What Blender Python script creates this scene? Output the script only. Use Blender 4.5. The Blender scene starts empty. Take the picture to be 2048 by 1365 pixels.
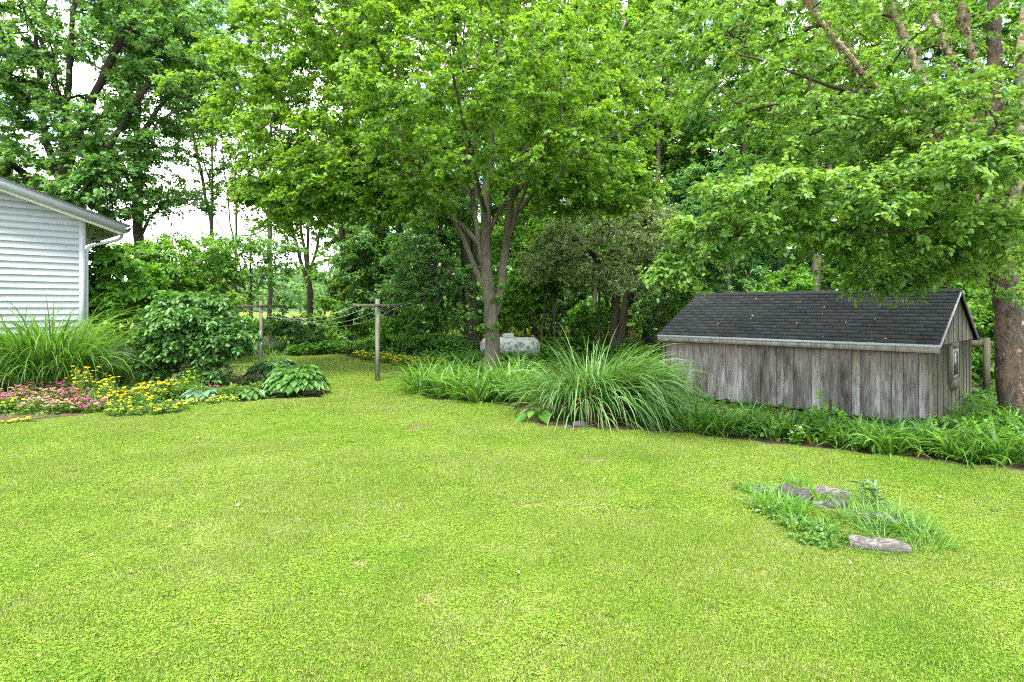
import bpy, math, random
import numpy as np
from mathutils import Vector, Matrix

sc = bpy.context.scene
COL = sc.collection
rng = np.random.default_rng(7)
random.seed(7)

# ------------------------------------------------------------------ camera
F, CX, HOR, EYE = 1205.0, 1024.0, 615.0, 1.9      # focal length and horizon in photo pixels, eye height in m
cam = bpy.data.cameras.new('camera')
co = bpy.data.objects.new('camera', cam); COL.objects.link(co)
cam.sensor_width = 36.0
cam.lens = F / 2048.0 * 36.0
cam.shift_y = (HOR - 682.5) / 2048.0
cam.clip_start = 0.05; cam.clip_end = 3000
co.location = (0, 0, EYE); co.rotation_euler = (math.pi / 2, 0, 0)
sc.camera = co

# ------------------------------------------------------------------ light and sky
SUN_EL, SUN_AZ = math.radians(60), math.radians(190)   # azimuth clockwise from +Y (camera looks along +Y)
world = bpy.data.worlds.new('World'); sc.world = world; world.use_nodes = True
nt = world.node_tree; nt.nodes.clear()
def N(nt, t, **k):
    n = nt.nodes.new(t)
    for a, b in k.items(): setattr(n, a, b)
    return n
wo = N(nt, 'ShaderNodeOutputWorld'); bg = N(nt, 'ShaderNodeBackground')
sky = N(nt, 'ShaderNodeTexSky', sky_type='NISHITA', sun_disc=False, sun_elevation=SUN_EL, sun_rotation=SUN_AZ)
tc = N(nt, 'ShaderNodeTexCoord')
cn = N(nt, 'ShaderNodeTexNoise'); cn.inputs['Scale'].default_value = 3.2; cn.inputs['Detail'].default_value = 7; cn.inputs['Roughness'].default_value = .55
mp = N(nt, 'ShaderNodeMapping'); mp.inputs['Scale'].default_value = (1, 1, 2.2); mp.inputs['Location'].default_value = (.3, .1, .45)
rp = N(nt, 'ShaderNodeValToRGB'); rp.color_ramp.elements[0].position = .40; rp.color_ramp.elements[1].position = .53
mx = N(nt, 'ShaderNodeMix', data_type='RGBA')
mx.inputs['B'].default_value = (8.3, 8.35, 8.3, 1)
nt.links.new(tc.outputs['Generated'], mp.inputs['Vector']); nt.links.new(mp.outputs[0], cn.inputs['Vector'])
nt.links.new(cn.outputs['Fac'], rp.inputs[0]); nt.links.new(rp.outputs[0], mx.inputs['Factor'])
nt.links.new(sky.outputs[0], mx.inputs['A']); nt.links.new(mx.outputs['Result'], bg.inputs['Color'])
bg.inputs['Strength'].default_value = 0.14
nt.links.new(bg.outputs[0], wo.inputs['Surface'])

sl = bpy.data.lights.new('sun', 'SUN'); sl.energy = 2.0; sl.angle = math.radians(11); sl.color = (1.0, .955, .86)
so = bpy.data.objects.new('sun', sl); COL.objects.link(so)
sdir = Vector((math.sin(SUN_AZ) * math.cos(SUN_EL), math.cos(SUN_AZ) * math.cos(SUN_EL), math.sin(SUN_EL)))
so.rotation_euler = (-sdir).to_track_quat('-Z', 'Y').to_euler(); so.location = (0, 0, 30)

sc.view_settings.view_transform = 'Standard'; sc.view_settings.look = 'None'
sc.view_settings.exposure = 2.2; sc.view_settings.gamma = 1.0; sc.view_settings.use_curve_mapping = False
sc.render.engine = 'CYCLES'
cy = sc.cycles
cy.max_bounces = 8; cy.diffuse_bounces = 6; cy.glossy_bounces = 2; cy.transmission_bounces = 6; cy.transparent_max_bounces = 4
cy.filter_width = 1.1
cy.use_denoising = False
cy.caustics_reflective = False; cy.caustics_refractive = False

# ------------------------------------------------------------------ helpers
def P(px, py, D): return np.array([(px - CX) / F * D, D, EYE + (HOR - py) / F * D])
def G(px, py, z=0.0):
    D = F * (EYE - z) / (py - HOR); return np.array([(px - CX) / F * D, D, z])

def tag(o, label=None, cat=None, group=None, kind=None):
    if label: o['label'] = label
    if cat: o['category'] = cat
    if group: o['group'] = group
    if kind: o['kind'] = kind
    return o
def empty(name, loc, rz=0.0, label=None, cat=None, group=None):
    o = bpy.data.objects.new(name, None); COL.objects.link(o); o.location = loc; o.rotation_euler = (0, 0, rz)
    return tag(o, label, cat, group)

class MB:
    """collects vertices, faces and one value per face"""
    def __init__(s): s.v = []; s.n = 0; s.f = []; s.a = []
    def add(s, V, Fc, val=.5):
        V = np.asarray(V, float).reshape(-1, 3); Fc = np.asarray(Fc, int)
        if len(Fc) == 0: return
        s.f.append(Fc + s.n); s.v.append(V); s.n += len(V)
        s.a.append(np.broadcast_to(np.asarray(val, float), (len(Fc),)))
    def box(s, c, h, R=None, val=.5):
        V = np.array([[x, y, z] for x in (-1, 1) for y in (-1, 1) for z in (-1, 1)], float) * h
        if R is not None: V = V @ np.asarray(R).T
        s.add(V + c, [[0, 1, 3, 2], [4, 6, 7, 5], [0, 4, 5, 1], [2, 3, 7, 6], [0, 2, 6, 4], [1, 5, 7, 3]], val)
    def prism(s, poly, A, B, Nrm, O, t, val=.5):
        """polygon in (a,b) plane of axes A,B at origin O, thickness t along Nrm"""
        poly = np.asarray(poly, float); A, B, Nrm, O = map(np.asarray, (A, B, Nrm, O)); n = len(poly)
        f0 = O + poly[:, :1] * A + poly[:, 1:] * B
        s.v.append(np.concatenate([f0, f0 + Nrm * t])); b = s.n; s.n += 2 * n
        for i in range(n):
            j = (i + 1) % n; s.f.append(np.array([[b + i, b + j, b + n + j, b + n + i]])); s.a.append(np.array([val]))
        for k in (0, n):
            for i in range(1, n - 1):
                s.f.append(np.array([[b + k, b + k + i, b + k + i + 1]])); s.a.append(np.array([val]))
    def tube(s, pts, rad, sides=6, val=.5, cap=True, wob=0.0):
        pts = np.asarray(pts, float); n = len(pts)
        if n < 2: return
        rad = np.broadcast_to(np.asarray(rad, float), (n,))
        t = np.gradient(pts, axis=0); t /= np.linalg.norm(t, axis=1)[:, None] + 1e-9
        ref = np.array([.3, .9, .1]) if abs(t[n // 2, 2]) > .6 else np.array([.1, .05, 1.])
        u = np.cross(t, ref); u /= np.linalg.norm(u, axis=1)[:, None] + 1e-9; w = np.cross(t, u)
        a = np.arange(sides) * 2 * math.pi / sides
        R = rad[:, None] * np.ones(sides)
        if wob: R = R * (1 + wob * (rng.random((n, sides)) - .5))
        V = pts[:, None] + R[..., None] * (np.cos(a)[None, :, None] * u[:, None] + np.sin(a)[None, :, None] * w[:, None])
        i = np.arange(n - 1)[:, None]; j = np.arange(sides)[None]; j2 = (j + 1) % sides
        Q = np.stack([i * sides + j, i * sides + j2, (i + 1) * sides + j2, (i + 1) * sides + j], -1).reshape(-1, 4)
        s.add(V.reshape(-1, 3), Q, val)
        if cap:
            b = s.n - n * sides
            for k0 in (0, (n - 1) * sides):
                for q in range(1, sides - 1):
                    s.f.append(np.array([[b + k0, b + k0 + q, b + k0 + q + 1]])); s.a.append(np.array([float(np.mean(val))]))
    def mesh(s, name, mat, smooth=False):
        me = bpy.data.meshes.new(name)
        V = np.concatenate(s.v).astype(np.float32)
        me.vertices.add(len(V)); me.vertices.foreach_set('co', V.ravel())
        loops = np.concatenate([f.ravel() for f in s.f]).astype(np.int32)
        cnt = np.concatenate([np.full(len(f), f.shape[1]) for f in s.f]).astype(np.int32)
        st = np.concatenate([[0], np.cumsum(cnt)[:-1]]).astype(np.int32)
        me.loops.add(len(loops)); me.loops.foreach_set('vertex_index', loops)
        me.polygons.add(len(cnt)); me.polygons.foreach_set('loop_start', st)
        try: me.polygons.foreach_set('loop_total', cnt)
        except Exception: pass
        at = me.attributes.new('v', 'FLOAT', 'FACE'); at.data.foreach_set('value', np.concatenate(s.a).astype(np.float32))
        if smooth: me.polygons.foreach_set('use_smooth', np.ones(len(cnt), bool))
        me.materials.append(mat); me.update(calc_edges=True); me.validate(clean_customdata=False)
        return me
    def build(s, name, mat, parent=None, smooth=False, **k):
        if not s.f: return None
        o = bpy.data.objects.new(name, s.mesh(name, mat, smooth)); COL.objects.link(o)
        if parent is not None: o.parent = parent
        return tag(o, **k)

# ------------------------------------------------------------------ materials
def newmat(name):
    m = bpy.data.materials.new(name); m.use_nodes = True; m.node_tree.nodes.clear(); return m, m.node_tree
def ramp(nt, stops, fac):
    r = N(nt, 'ShaderNodeValToRGB'); e = r.color_ramp.elements
    while len(e) < len(stops): e.new(.5)
    for i, (p, c) in enumerate(stops): e[i].position = p; e[i].color = (*c, 1)
    nt.links.new(fac, r.inputs[0]); return r.outputs[0]
def noise(nt, scale, detail=4, rough=.55, vec=None, dims=None):
    n = N(nt, 'ShaderNodeTexNoise'); n.inputs['Scale'].default_value = scale; n.inputs['Detail'].default_value = detail; n.inputs['Roughness'].default_value = rough
    if vec is not None: nt.links.new(vec, n.inputs['Vector'])
    return n.outputs['Fac']
def mixc(nt, f, a, b, mode='MIX'):
    m = N(nt, 'ShaderNodeMix', data_type='RGBA', blend_type=mode)
    for s, v in ((m.inputs['Factor'], f), (m.inputs['A'], a), (m.inputs['B'], b)):
        if hasattr(v, 'links'): nt.links.new(v, s)
        else: s.default_value = v if isinstance(v, float) else (*v, 1)
    return m.outputs['Result']
def math_(nt, op, a, b=0.0, clamp=False):
    m = N(nt, 'ShaderNodeMath', operation=op, use_clamp=clamp)
    for s, v in ((m.inputs[0], a), (m.inputs[1], b)):
        if hasattr(v, 'links'): nt.links.new(v, s)
        else: s.default_value = v
    return m.outputs[0]
def geo_pos(nt, scale=(1, 1, 1), rand=False):
    g = N(nt, 'ShaderNodeNewGeometry'); m = N(nt, 'ShaderNodeMapping'); m.inputs['Scale'].default_value = scale
    nt.links.new(g.outputs['Position'], m.inputs['Vector'])
    if rand:
        oi = N(nt, 'ShaderNodeObjectInfo'); c = N(nt, 'ShaderNodeCombineXYZ')
        k = math_(nt, 'MULTIPLY', oi.outputs['Random'], 57.0)
        for i in range(3): nt.links.new(k, c.inputs[i])
        nt.links.new(c.outputs[0], m.inputs['Location'])
    return m.outputs[0]
def principled(nt, col, rough=.6, spec=.4, bump=None, bstr=.3, bdist=.01, metal=0.):
    p = N(nt, 'ShaderNodeBsdfPrincipled'); o = N(nt, 'ShaderNodeOutputMaterial')
    if hasattr(col, 'links'): nt.links.new(col, p.inputs['Base Color'])
    else: p.inputs['Base Color'].default_value = (*col, 1)
    if hasattr(rough, 'links'): nt.links.new(rough, p.inputs['Roughness'])
    else: p.inputs['Roughness'].default_value = rough
    p.inputs['Specular IOR Level'].default_value = spec; p.inputs['Metallic'].default_value = metal
    if bump is not None:
        b = N(nt, 'ShaderNodeBump'); b.inputs['Strength'].default_value = bstr; b.inputs['Distance'].default_value = bdist
        nt.links.new(bump, b.inputs['Height']); nt.links.new(b.outputs[0], p.inputs['Normal'])
    nt.links.new(p.outputs[0], o.inputs['Surface']); return p, o
def plain(name, col, rough=.6, spec=.4, var=.12, scale=6):
    m, nt = newmat(name); f = noise(nt, scale, 5, .6, geo_pos(nt))
    c0 = tuple(x * (1 - var) for x in col); c1 = tuple(min(1, x * (1 + var)) for x in col)
    principled(nt, ramp(nt, [(.3, c0), (.7, c1)], f), rough, spec, f, .15, .004); return m
def leafmat(name, dark, mid, light, trans=.42, gloss=.35, rough=.42, tscale=(1.75, 1.6, .55), clump=.25):
    m, nt = newmat(name)
    a = N(nt, 'ShaderNodeAttribute', attribute_name='v')
    f = noise(nt, 1.1, 2, .5, geo_pos(nt))
    fac = math_(nt, 'ADD', a.outputs['Fac'], math_(nt, 'MULTIPLY', math_(nt, 'SUBTRACT', f, .5), clump * 3), True)
    c = ramp(nt, [(0, dark), (.5, mid), (1, light)], fac)
    p = N(nt, 'ShaderNodeBsdfPrincipled'); nt.links.new(c, p.inputs['Base Color'])
    p.inputs['Roughness'].default_value = rough; p.inputs['Specular IOR Level'].default_value = gloss
    t = N(nt, 'ShaderNodeBsdfTranslucent'); tcv = mixc(nt, 1.0, c, tscale, 'MULTIPLY'); nt.links.new(tcv, t.inputs['Color'])
    mx = N(nt, 'ShaderNodeMixShader'); mx.inputs[0].default_value = trans
    nt.links.new(p.outputs[0], mx.inputs[1]); nt.links.new(t.outputs[0], mx.inputs[2])
    o = N(nt, 'ShaderNodeOutputMaterial'); nt.links.new(mx.outputs[0], o.inputs['Surface']); return m
def barkmat(name, dark, light, sc=22, zs=.22, bstr=.9, moss=0.0):
    m, nt = newmat(name)
    v = geo_pos(nt, (1, 1, zs)); f = noise(nt, sc, 7, .68, v)
    f2 = noise(nt, 2.3, 3, .5, geo_pos(nt))
    c = ramp(nt, [(.36, dark), (.62, light)], f)
    c = mixc(nt, math_(nt, 'MULTIPLY', f2, .55), c, tuple(x * 1.25 for x in light))
    if moss:
        mf = math_(nt, 'MULTIPLY', math_(nt, 'SUBTRACT', noise(nt, 3.1, 4, .6, geo_pos(nt)), .48, True), moss * 4, True)
        c = mixc(nt, mf, c, (.07, .10, .035))
    principled(nt, c, .9, .15, f, bstr, .03); return m

L = dict(
 maple=leafmat('maple_leaf', (0.068, 0.147, 0.020), (0.120, 0.249, 0.034), (0.212, 0.365, 0.049), .54, .50, .36, clump=.25),
 birch=leafmat('birch_leaf', (0.056, 0.138, 0.027), (0.119, 0.244, 0.048), (0.231, 0.375, 0.075), .44, .42, .38, clump=.35),
 silver=leafmat('blue_green_leaf', (0.056, 0.147, 0.041), (0.109, 0.245, 0.066), (0.206, 0.371, 0.111), .42, .35, .42, clump=.2),
 dark=leafmat('forest_leaf', (0.046, 0.128, 0.021), (0.092, 0.229, 0.034), (0.181, 0.365, 0.048), .48, .30, .45, clump=.3),
 mid=leafmat('woodland_leaf', (0.054, 0.143, 0.025), (0.102, 0.240, 0.040), (0.199, 0.371, 0.056), .48, .32, .44, clump=.3),
 elder=leafmat('pale_elder_leaf', (0.060, 0.152, 0.051), (0.113, 0.253, 0.086), (0.198, 0.366, 0.133), .42, .42, .4, clump=.2),
 grey=leafmat('olive_grey_leaf', (0.068, 0.119, 0.039), (0.141, 0.218, 0.078), (0.304, 0.409, 0.186), .34, .5, .38, clump=.2),
 walnut=leafmat('feathery_leaf', (0.040, 0.122, 0.043), (0.078, 0.208, 0.069), (0.143, 0.309, 0.100), .42, .35, .45),
 lime=leafmat('lime_leaf', (0.060, 0.167, 0.022), (0.105, 0.269, 0.035), (0.183, 0.372, 0.062), .50, .35, .42),
 shrub=leafmat('dark_shrub_leaf', (0.035, 0.102, 0.025), (0.068, 0.179, 0.041), (0.150, 0.282, 0.073), .28, .42, .40, clump=.12),
 dhosta=leafmat('dark_hosta_leaf', (.026, .085, .022), (.045, .130, .034), (.085, .19, .05), .28, .5, .36, clump=.1),
 hosta=leafmat('hosta_leaf', (.040, .115, .020), (.070, .180, .032), (.120, .25, .05), .30, .5, .36, clump=.1),
 lily=leafmat('strap_leaf', (.040, .120, .016), (.085, .205, .030), (.16, .31, .055), .36, .45, .38, clump=.15),
 cane=leafmat('maiden_grass_blade', (0.041, 0.113, 0.021), (0.078, 0.188, 0.041), (0.163, 0.297, 0.100), .32, .5, .36, clump=.1),
 herb=leafmat('herb_leaf', (0.050, 0.121, 0.020), (0.094, 0.200, 0.036), (0.165, 0.284, 0.063), .36, .4, .42, clump=.15),
 bluegreen=leafmat('grey_green_leaf', (.06, .13, .06), (.10, .20, .10), (.17, .28, .16), .3, .4, .42, clump=.1),
 cover=leafmat('ground_cover_leaf', (0.026, 0.083, 0.016), (0.055, 0.159, 0.025), (0.122, 0.276, 0.040), .42, .3, .45, clump=.35),
 field=leafmat('field_plant', (.16, .27, .045), (.26, .38, .08), (.44, .50, .18), .40, .3, .5, clump=.2),
 far=leafmat('far_leaf', (.045, .11, .035), (.08, .17, .055), (.13, .23, .085), .35, .2, .5, clump=.2))
yellow = leafmat('yellow_petal', (.72, .45, .01), (.85, .60, .015), (.9, .68, .03), .35, .3, .5)
yellow_bud = leafmat('lime_bud', (.40, .45, .04), (.55, .58, .06), (.66, .68, .10), .35, .3, .5)
pink = leafmat('magenta_petal', (.42, .03, .24), (.62, .06, .38), (.78, .20, .55), .3, .3, .5)
rust = leafmat('rusty_petal', (.34, .10, .14), (.55, .22, .26), (.72, .44, .46), .3, .3, .5)
white_p = leafmat('white_plume', (.60, .62, .50), (.75, .76, .66), (.85, .86, .80), .3, .3, .5, tscale=(1, 1, 1))
pinkish = leafmat('dusty_pink_petal', (.40, .16, .17), (.55, .25, .25), (.7, .4, .4), .3, .3, .5, tscale=(1, 1, 1))
bark = barkmat('grey_brown_bark', (.042, .038, .028), (.130, .118, .088), 26, .2, .9, .25)
bark_dark = barkmat('dark_bark', (.014, .013, .010), (.045, .040, .031), 20, .2, .8, .3)
bark_mid = barkmat('brown_bark', (.026, .023, .016), (.082, .072, .050), 22, .25, .8, .4)

def birchmat():
    m, nt = newmat('peeling_birch_bark')
    f = noise(nt, 14, 6, .7, geo_pos(nt, (.55, .55, 1.3))); f2 = noise(nt, 5, 4, .6, geo_pos(nt, (1, 1, 1.6)))
    c = ramp(nt, [(.30, (.05, .038, .028)), (.43, (.19, .15, .10)), (.53, (.32, .275, .205)), (.68, (.46, .42, .34))], f)
    c = mixc(nt, math_(nt, 'MULTIPLY', math_(nt, 'SUBTRACT', f2, .50, True), 5.0, True), c, (.27, .14, .06))
    principled(nt, c, .8, .15, f, 1.0, .04); return m
birch_bark = birchmat()
def lowbirch():
    m, nt = newmat('flaky_birch_trunk')
    f = noise(nt, 13, 9, .78, geo_pos(nt, (1, 1, .5))); g = noise(nt, 40, 4, .7, geo_pos(nt, (1, 1, .7)))
    h = math_(nt, 'ADD', math_(nt, 'MULTIPLY', f, .7), math_(nt, 'MULTIPLY', g, .3))
    c = ramp(nt, [(.38, (.018, .015, .012)), (.50, (.065, .052, .040)), (.62, (.16, .13, .10))], h)
    c = mixc(nt, math_(nt, 'MULTIPLY', math_(nt, 'SUBTRACT', noise(nt, 3, 5, .6, geo_pos(nt)), .52, True), 4., True), c, (.14, .09, .06))
    principled(nt, c, .85, .2, h, 1.0, .06); return m
birch_low = lowbirch()

def woodmat(name, top_brown=True, green=0.0, base=((.034, .029, .023), (.135, .128, .116), (.37, .375, .37))):
    """weathered boards: vertical grain, per-board shift, knots, brown near the eave"""
    m, nt = newmat(name)
    pv = geo_pos(nt, (1, 1, .055), True); g = noise(nt, 55, 8, .72, pv)
    g2 = noise(nt, 5.5, 4, .6, geo_pos(nt, (1, 1, .30), True))
    oi = N(nt, 'ShaderNodeObjectInfo')
    fac = math_(nt, 'ADD', math_(nt, 'MULTIPLY', g, .62), math_(nt, 'MULTIPLY', g2, .55))
    fac = math_(nt, 'ADD', math_(nt, 'SUBTRACT', fac, .13), math_(nt, 'MULTIPLY', math_(nt, 'SUBTRACT', oi.outputs['Random'], .5), .17))
    c = ramp(nt, [(.28, base[0]), (.46, base[1]), (.64, base[2])], fac)
    geo = N(nt, 'ShaderNodeNewGeometry'); sep = N(nt, 'ShaderNodeSeparateXYZ'); nt.links.new(geo.outputs['Position'], sep.inputs[0])
    if top_brown:   # unweathered brown wood high up under the eave, fading raggedly
        hz = math_(nt, 'ADD', math_(nt, 'MULTIPLY', math_(nt, 'SUBTRACT', sep.outputs['Z'], .72), 1.1), math_(nt, 'MULTIPLY', math_(nt, 'SUBTRACT', g2, .5), 2.4))
        hz = math_(nt, 'ADD', hz, math_(nt, 'MULTIPLY', math_(nt, 'SUBTRACT', oi.outputs['Random'], .55), .7), True)
        c = mixc(nt, math_(nt, 'MULTIPLY', hz, .95, True), c, mixc(nt, g, (.030, .021, .014), (.155, .085, .036)))
    # knots
    v = N(nt, 'ShaderNodeTexVoronoi', feature='F1'); v.inputs['Scale'].default_value = 2.7
    nt.links.new(geo_pos(nt, (1.3, 1.3, .62), True), v.inputs['Vector'])
    k = math_(nt, 'MULTIPLY', math_(nt, 'SUBTRACT', .20, v.outputs['Distance'], True), 14.0, True)
    c = mixc(nt, math_(nt, 'MULTIPLY', k, .85), c, (.06, .034, .020))
    if green: c = mixc(nt, green, c, (.085, .10, .05))
    principled(nt, c, .85, .2, g, .9, .008); return m
wood_front = woodmat('weathered_grey_boards')
wood_side = woodmat('shade_toned_greenish_boards', False, .35, ((.026, .023, .017), (.066, .059, .044), (.125, .113, .085)))  # greenish brown, with the gable side's shade darkened into the colours
wood_trim = woodmat('grey_trim_board', False, .08, ((.08, .075, .06), (.17, .16, .14), (.27, .265, .24)))
wood_eave = woodmat('grey_eave_board', False, .05, ((.08, .075, .06), (.16, .15, .13), (.26, .25, .22)))
wood_post = woodmat('grey_post_wood', False, .12, ((.09, .085, .065), (.18, .17, .14), (.28, .265, .225)))

def shinglemat():
    m, nt = newmat('charcoal_shingle')
    g = noise(nt, 240, 2, .6, geo_pos(nt)); f = noise(nt, 3, 4, .6, geo_pos(nt)); oi = N(nt, 'ShaderNodeObjectInfo')
    fac = math_(nt, 'ADD', math_(nt, 'MULTIPLY', g, .35), math_(nt, 'ADD', math_(nt, 'MULTIPLY', oi.outputs['Random'], .30), math_(nt, 'MULTIPLY', f, .35)))
    c = ramp(nt, [(.2, (.009, .0115, .012)), (.8, (.030, .035, .036))], fac)
    principled(nt, c, .92, .25, g, .5, .003); return m
shingle = shinglemat()
white_metal = plain('white_metal', (.30, .335, .35), .45, .4, .04)
siding = plain('pale_blue_white_siding', (.235, .268, .282), .5, .35, .03, 3)
soffit_m = plain('cream_soffit', (.74, .75, .60), .6, .3, .04)
asphalt = plain('dark_roof_edge', (.05, .05, .05), .9)
dark_in = plain('dark_inside', (.012, .011, .010), .9)
soil = plain('brown_soil', (.085, .060, .040), .95, .1, .4, 9)
char = barkmat('charred_wood', (.012, .012, .012), (.075, .072, .070), 30, .5, .8)
def logmat():
    m, nt = newmat('furrowed_log_bark'); f = noise(nt, 55, 6, .7, geo_pos(nt, (.16, 1, 1))); f2 = noise(nt, 5, 3, .5, geo_pos(nt))
    c = ramp(nt, [(.36, (.028, .026, .024)), (.50, (.12, .113, .104)), (.66, (.235, .225, .21))], f); c = mixc(nt, math_(nt, 'MULTIPLY', f2, .35), c, (.07, .062, .05))
    principled(nt, c, .95, .1, f, .8, .015); return m
logm = logmat()
unused_ = barkmat('grey_log_bark', (.030, .025, .021), (.175, .155, .135), 24, 1, 1.0)
logend = plain('split_log_face', (.11, .09, .07), .8, .2, .35, 25)
gravel = plain('grey_ash', (.13, .13, .135), .95, .1, .35, 40)
rope = plain('grey_rope', (.42, .42, .40), .8)
glass_m, gnt = newmat('window_glass'); principled(gnt, (.03, .045, .05), .08, .6)
def tankmat():
    m, nt = newmat('mottled_tank_paint')
    f = noise(nt, 7, 8, .75, geo_pos(nt)); geo = N(nt, 'ShaderNodeNewGeometry'); sp = N(nt, 'ShaderNodeSeparateXYZ'); nt.links.new(geo.outputs['Position'], sp.inputs[0])
    k = math_(nt, 'SUBTRACT', 1.0, math_(nt, 'MULTIPLY', math_(nt, 'ABSOLUTE', math_(nt, 'SUBTRACT', sp.outputs['Z'], .56)), 4.0), True)   # algae band along the flank
    s = math_(nt, 'MULTIPLY', math_(nt, 'SUBTRACT', math_(nt, 'ADD', f, math_(nt, 'MULTIPLY', k, .13)), .57, True), 9, True)
    c = mixc(nt, math_(nt, 'MULTIPLY', s, .9), (.33, .36, .33), (.07, .08, .055))
    principled(nt, c, .6, .3, f, .2, .004); return m
tank_m = tankmat()

# ------------------------------------------------------------------ ground
def pip(x, y, poly):
    inside = np.zeros(len(x), bool); j = len(poly) - 1
    for i in range(len(poly)):
        xi, yi = poly[i]; xj, yj = poly[j]
        c = ((yi > y) != (yj > y)) & (x < (xj - xi) * (y - yi) / (yj - yi + 1e-12) + xi)
        inside ^= c; j = i
    return inside
def vnoise(x, y, s, seed=0):
    """cheap smooth value noise"""
    r = np.random.default_rng(seed); T = r.random((64, 64)); x = x * s + 500; y = y * s + 500
    xi = np.floor(x).astype(int); yi = np.floor(y).astype(int); fx = x - xi; fy = y - yi
    fx = fx * fx * (3 - 2 * fx); fy = fy * fy * (3 - 2 * fy)
    a = T[xi % 64, yi % 64]; b = T[(xi + 1) % 64, yi % 64]; c = T[xi % 64, (yi + 1) % 64]; d = T[(xi + 1) % 64, (yi + 1) % 64]
    return (a * (1 - fx) + b * fx) * (1 - fy) + (c * (1 - fx) + d * fx) * fy

lawn_px = [(-500, 870), (0, 850), (60, 846), (200, 830), (350, 815), (500, 806), (560, 802), (660, 798), (655, 772), (600, 745), (520, 735), (440, 730), (440, 714), (720, 711), (775, 728), (850, 742), (825, 775), (835, 802), (1000, 812), (1070, 858), (1200, 862), (1380, 872), (1450, 882), (1700, 908), (2048, 948), (2700, 1010)]
lawn_poly = [tuple(G(*p)[:2]) for p in lawn_px] + [(14, 3), (14, -6), (-14, -6), (-14, 6)]

def groundmat():
    m, nt = newmat('meadow_and_forest_floor')
    f = noise(nt, .25, 5, .6, geo_pos(nt)); f2 = noise(nt, 14, 5, .7, geo_pos(nt))
    c = ramp(nt, [(.35, (.030, .045, .012)), (.65, (.055, .075, .020))], f2)
    geo = N(nt, 'ShaderNodeNewGeometry'); sp = N(nt, 'ShaderNodeSeparateXYZ'); nt.links.new(geo.outputs['Position'], sp.inputs[0])
    far = math_(nt, 'MULTIPLY', math_(nt, 'SUBTRACT', sp.outputs['Y'], 40.0), .12, True)
    c = mixc(nt, far, c, ramp(nt, [(.3, (.20, .28, .06)), (.7, (.36, .42, .12))], f))
    principled(nt, c, .95, .1, f2, .5, .03); return m
def lawnmat():
    m, nt = newmat('lawn_turf')
    f = noise(nt, 60, 5, .7, geo_pos(nt)); f2 = noise(nt, .7, 4, .6, geo_pos(nt))
    c = ramp(nt, [(.3, (.035, .055, .012)), (.7, (.075, .105, .022))], f)
    c = mixc(nt, math_(nt, 'MULTIPLY', f2, .5), c, (.10, .10, .04))
    principled(nt, c, .95, .1, f, .6, .02); return m
b = MB(); gx = np.array([-700, -60, -20, 0, 20, 60, 700.]); gy = np.array([-60, 0, 10, 20, 40, 80, 200, 900.])
VV = np.array([[x, y, 0] for y in gy for x in gx]); ff = [[j * 7 + i, j * 7 + i + 1, (j + 1) * 7 + i + 1, (j + 1) * 7 + i] for j in range(7) for i in range(6)]
b.add(VV, ff); b.build('ground', groundmat(), kind='structure', label='woodland floor and meadow reaching to the hills')
# lawn sheet
lp = np.array(lawn_poly)
bm_me = bpy.data.meshes.new('lawn'); bm_me.from_pydata([(x, y, .008) for x, y in lp], [], [list(range(len(lp)))]); bm_me.materials.append(lawnmat())
lawn = bpy.data.objects.new('lawn', bm_me); COL.objects.link(lawn); tag(lawn, 'mown yellow green lawn ringed by flower beds and trees', kind='structure')

# planting-bed soil
def bedsheet(name, pts, mat, z, label, px=True):
    p = [tuple(G(*q)[:2]) if px else q for q in pts]; n = len(p); out = []
    for i in range(n):
        a = np.array(p[i]); c = np.array(p[(i + 1) % n])
        for k in range(4): out.append(a + (c - a) * k / 4 + (rng.random(2) - .5) * .10)
    me = bpy.data.meshes.new(name); me.from_pydata([(x, y, z) for x, y in out], [], [list(range(len(out)))]); me.materials.append(mat)
    o = bpy.data.objects.new(name, me); COL.objects.link(o); return tag(o, label, kind='structure')
bedsheet('left_bed_soil', [(-300, 858), (0, 844), (200, 827), (350, 812), (560, 799), (655, 792), (640, 770), (420, 728), (-400, 760)], soil, .004, 'soil of the flower bed along the house')
bedsheet('shed_bed_soil', [(1035, 858), (1200, 862), (1380, 872), (1700, 910), (2048, 950), (2600, 1000), (2300, 800), (1900, 800), (1330, 770), (1050, 780)], soil, .004, 'soil of the bed in front of the shed')
bare = [(845, 857, 34, 5), (1182, 923, 34, 9), (1236, 897, 20, 6), (880, 1128, 24, 13), (862, 1200, 28, 18), (735, 1135, 26, 9), (1525, 1152, 20, 7), (1800, 870, 20, 8), (1050, 1010, 30, 12), (400, 879, 10, 4), (720, 752, 20, 2.5), (1340, 878, 30, 4), (1600, 1068, 30, 12)]
bares = []
for (x, y, rx, ry) in bare[:9]:
    c = G(x, y); e = G(x + rx, y); u = abs(G(x, y + ry)[1] - c[1]); w = abs(e[0] - c[0]); bares.append((c[0], c[1], w, u))
    n = 30; a = np.arange(n) * 2 * math.pi / n; r = .75 + .5 * rng.random(n); r = (r + np.roll(r, 1) + np.roll(r, 2)) / 3
    mbx = MB(); V = np.stack([c[0] + w * 1.6 * r * np.cos(a), c[1] + u * 1.6 * r * np.sin(a), np.full(n, .011)], 1)
    V = np.vstack([V, [[c[0], c[1], .016]]]); mbx.add(V, [[i, (i + 1) % n, n] for i in range(n)])
    if y > 1000: sm = dict(col=(.15, .135, .06))
    else: sm = dict(col=(.12, .092, .055))
    key = 'bare_straw' if y > 1000 else 'bare_earth'
    mt = bpy.data.materials.get(key) or plain(key, sm['col'], .95, .1, .35, 30)
    mbx.build('bare_patch', mt, kind='structure')

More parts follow.
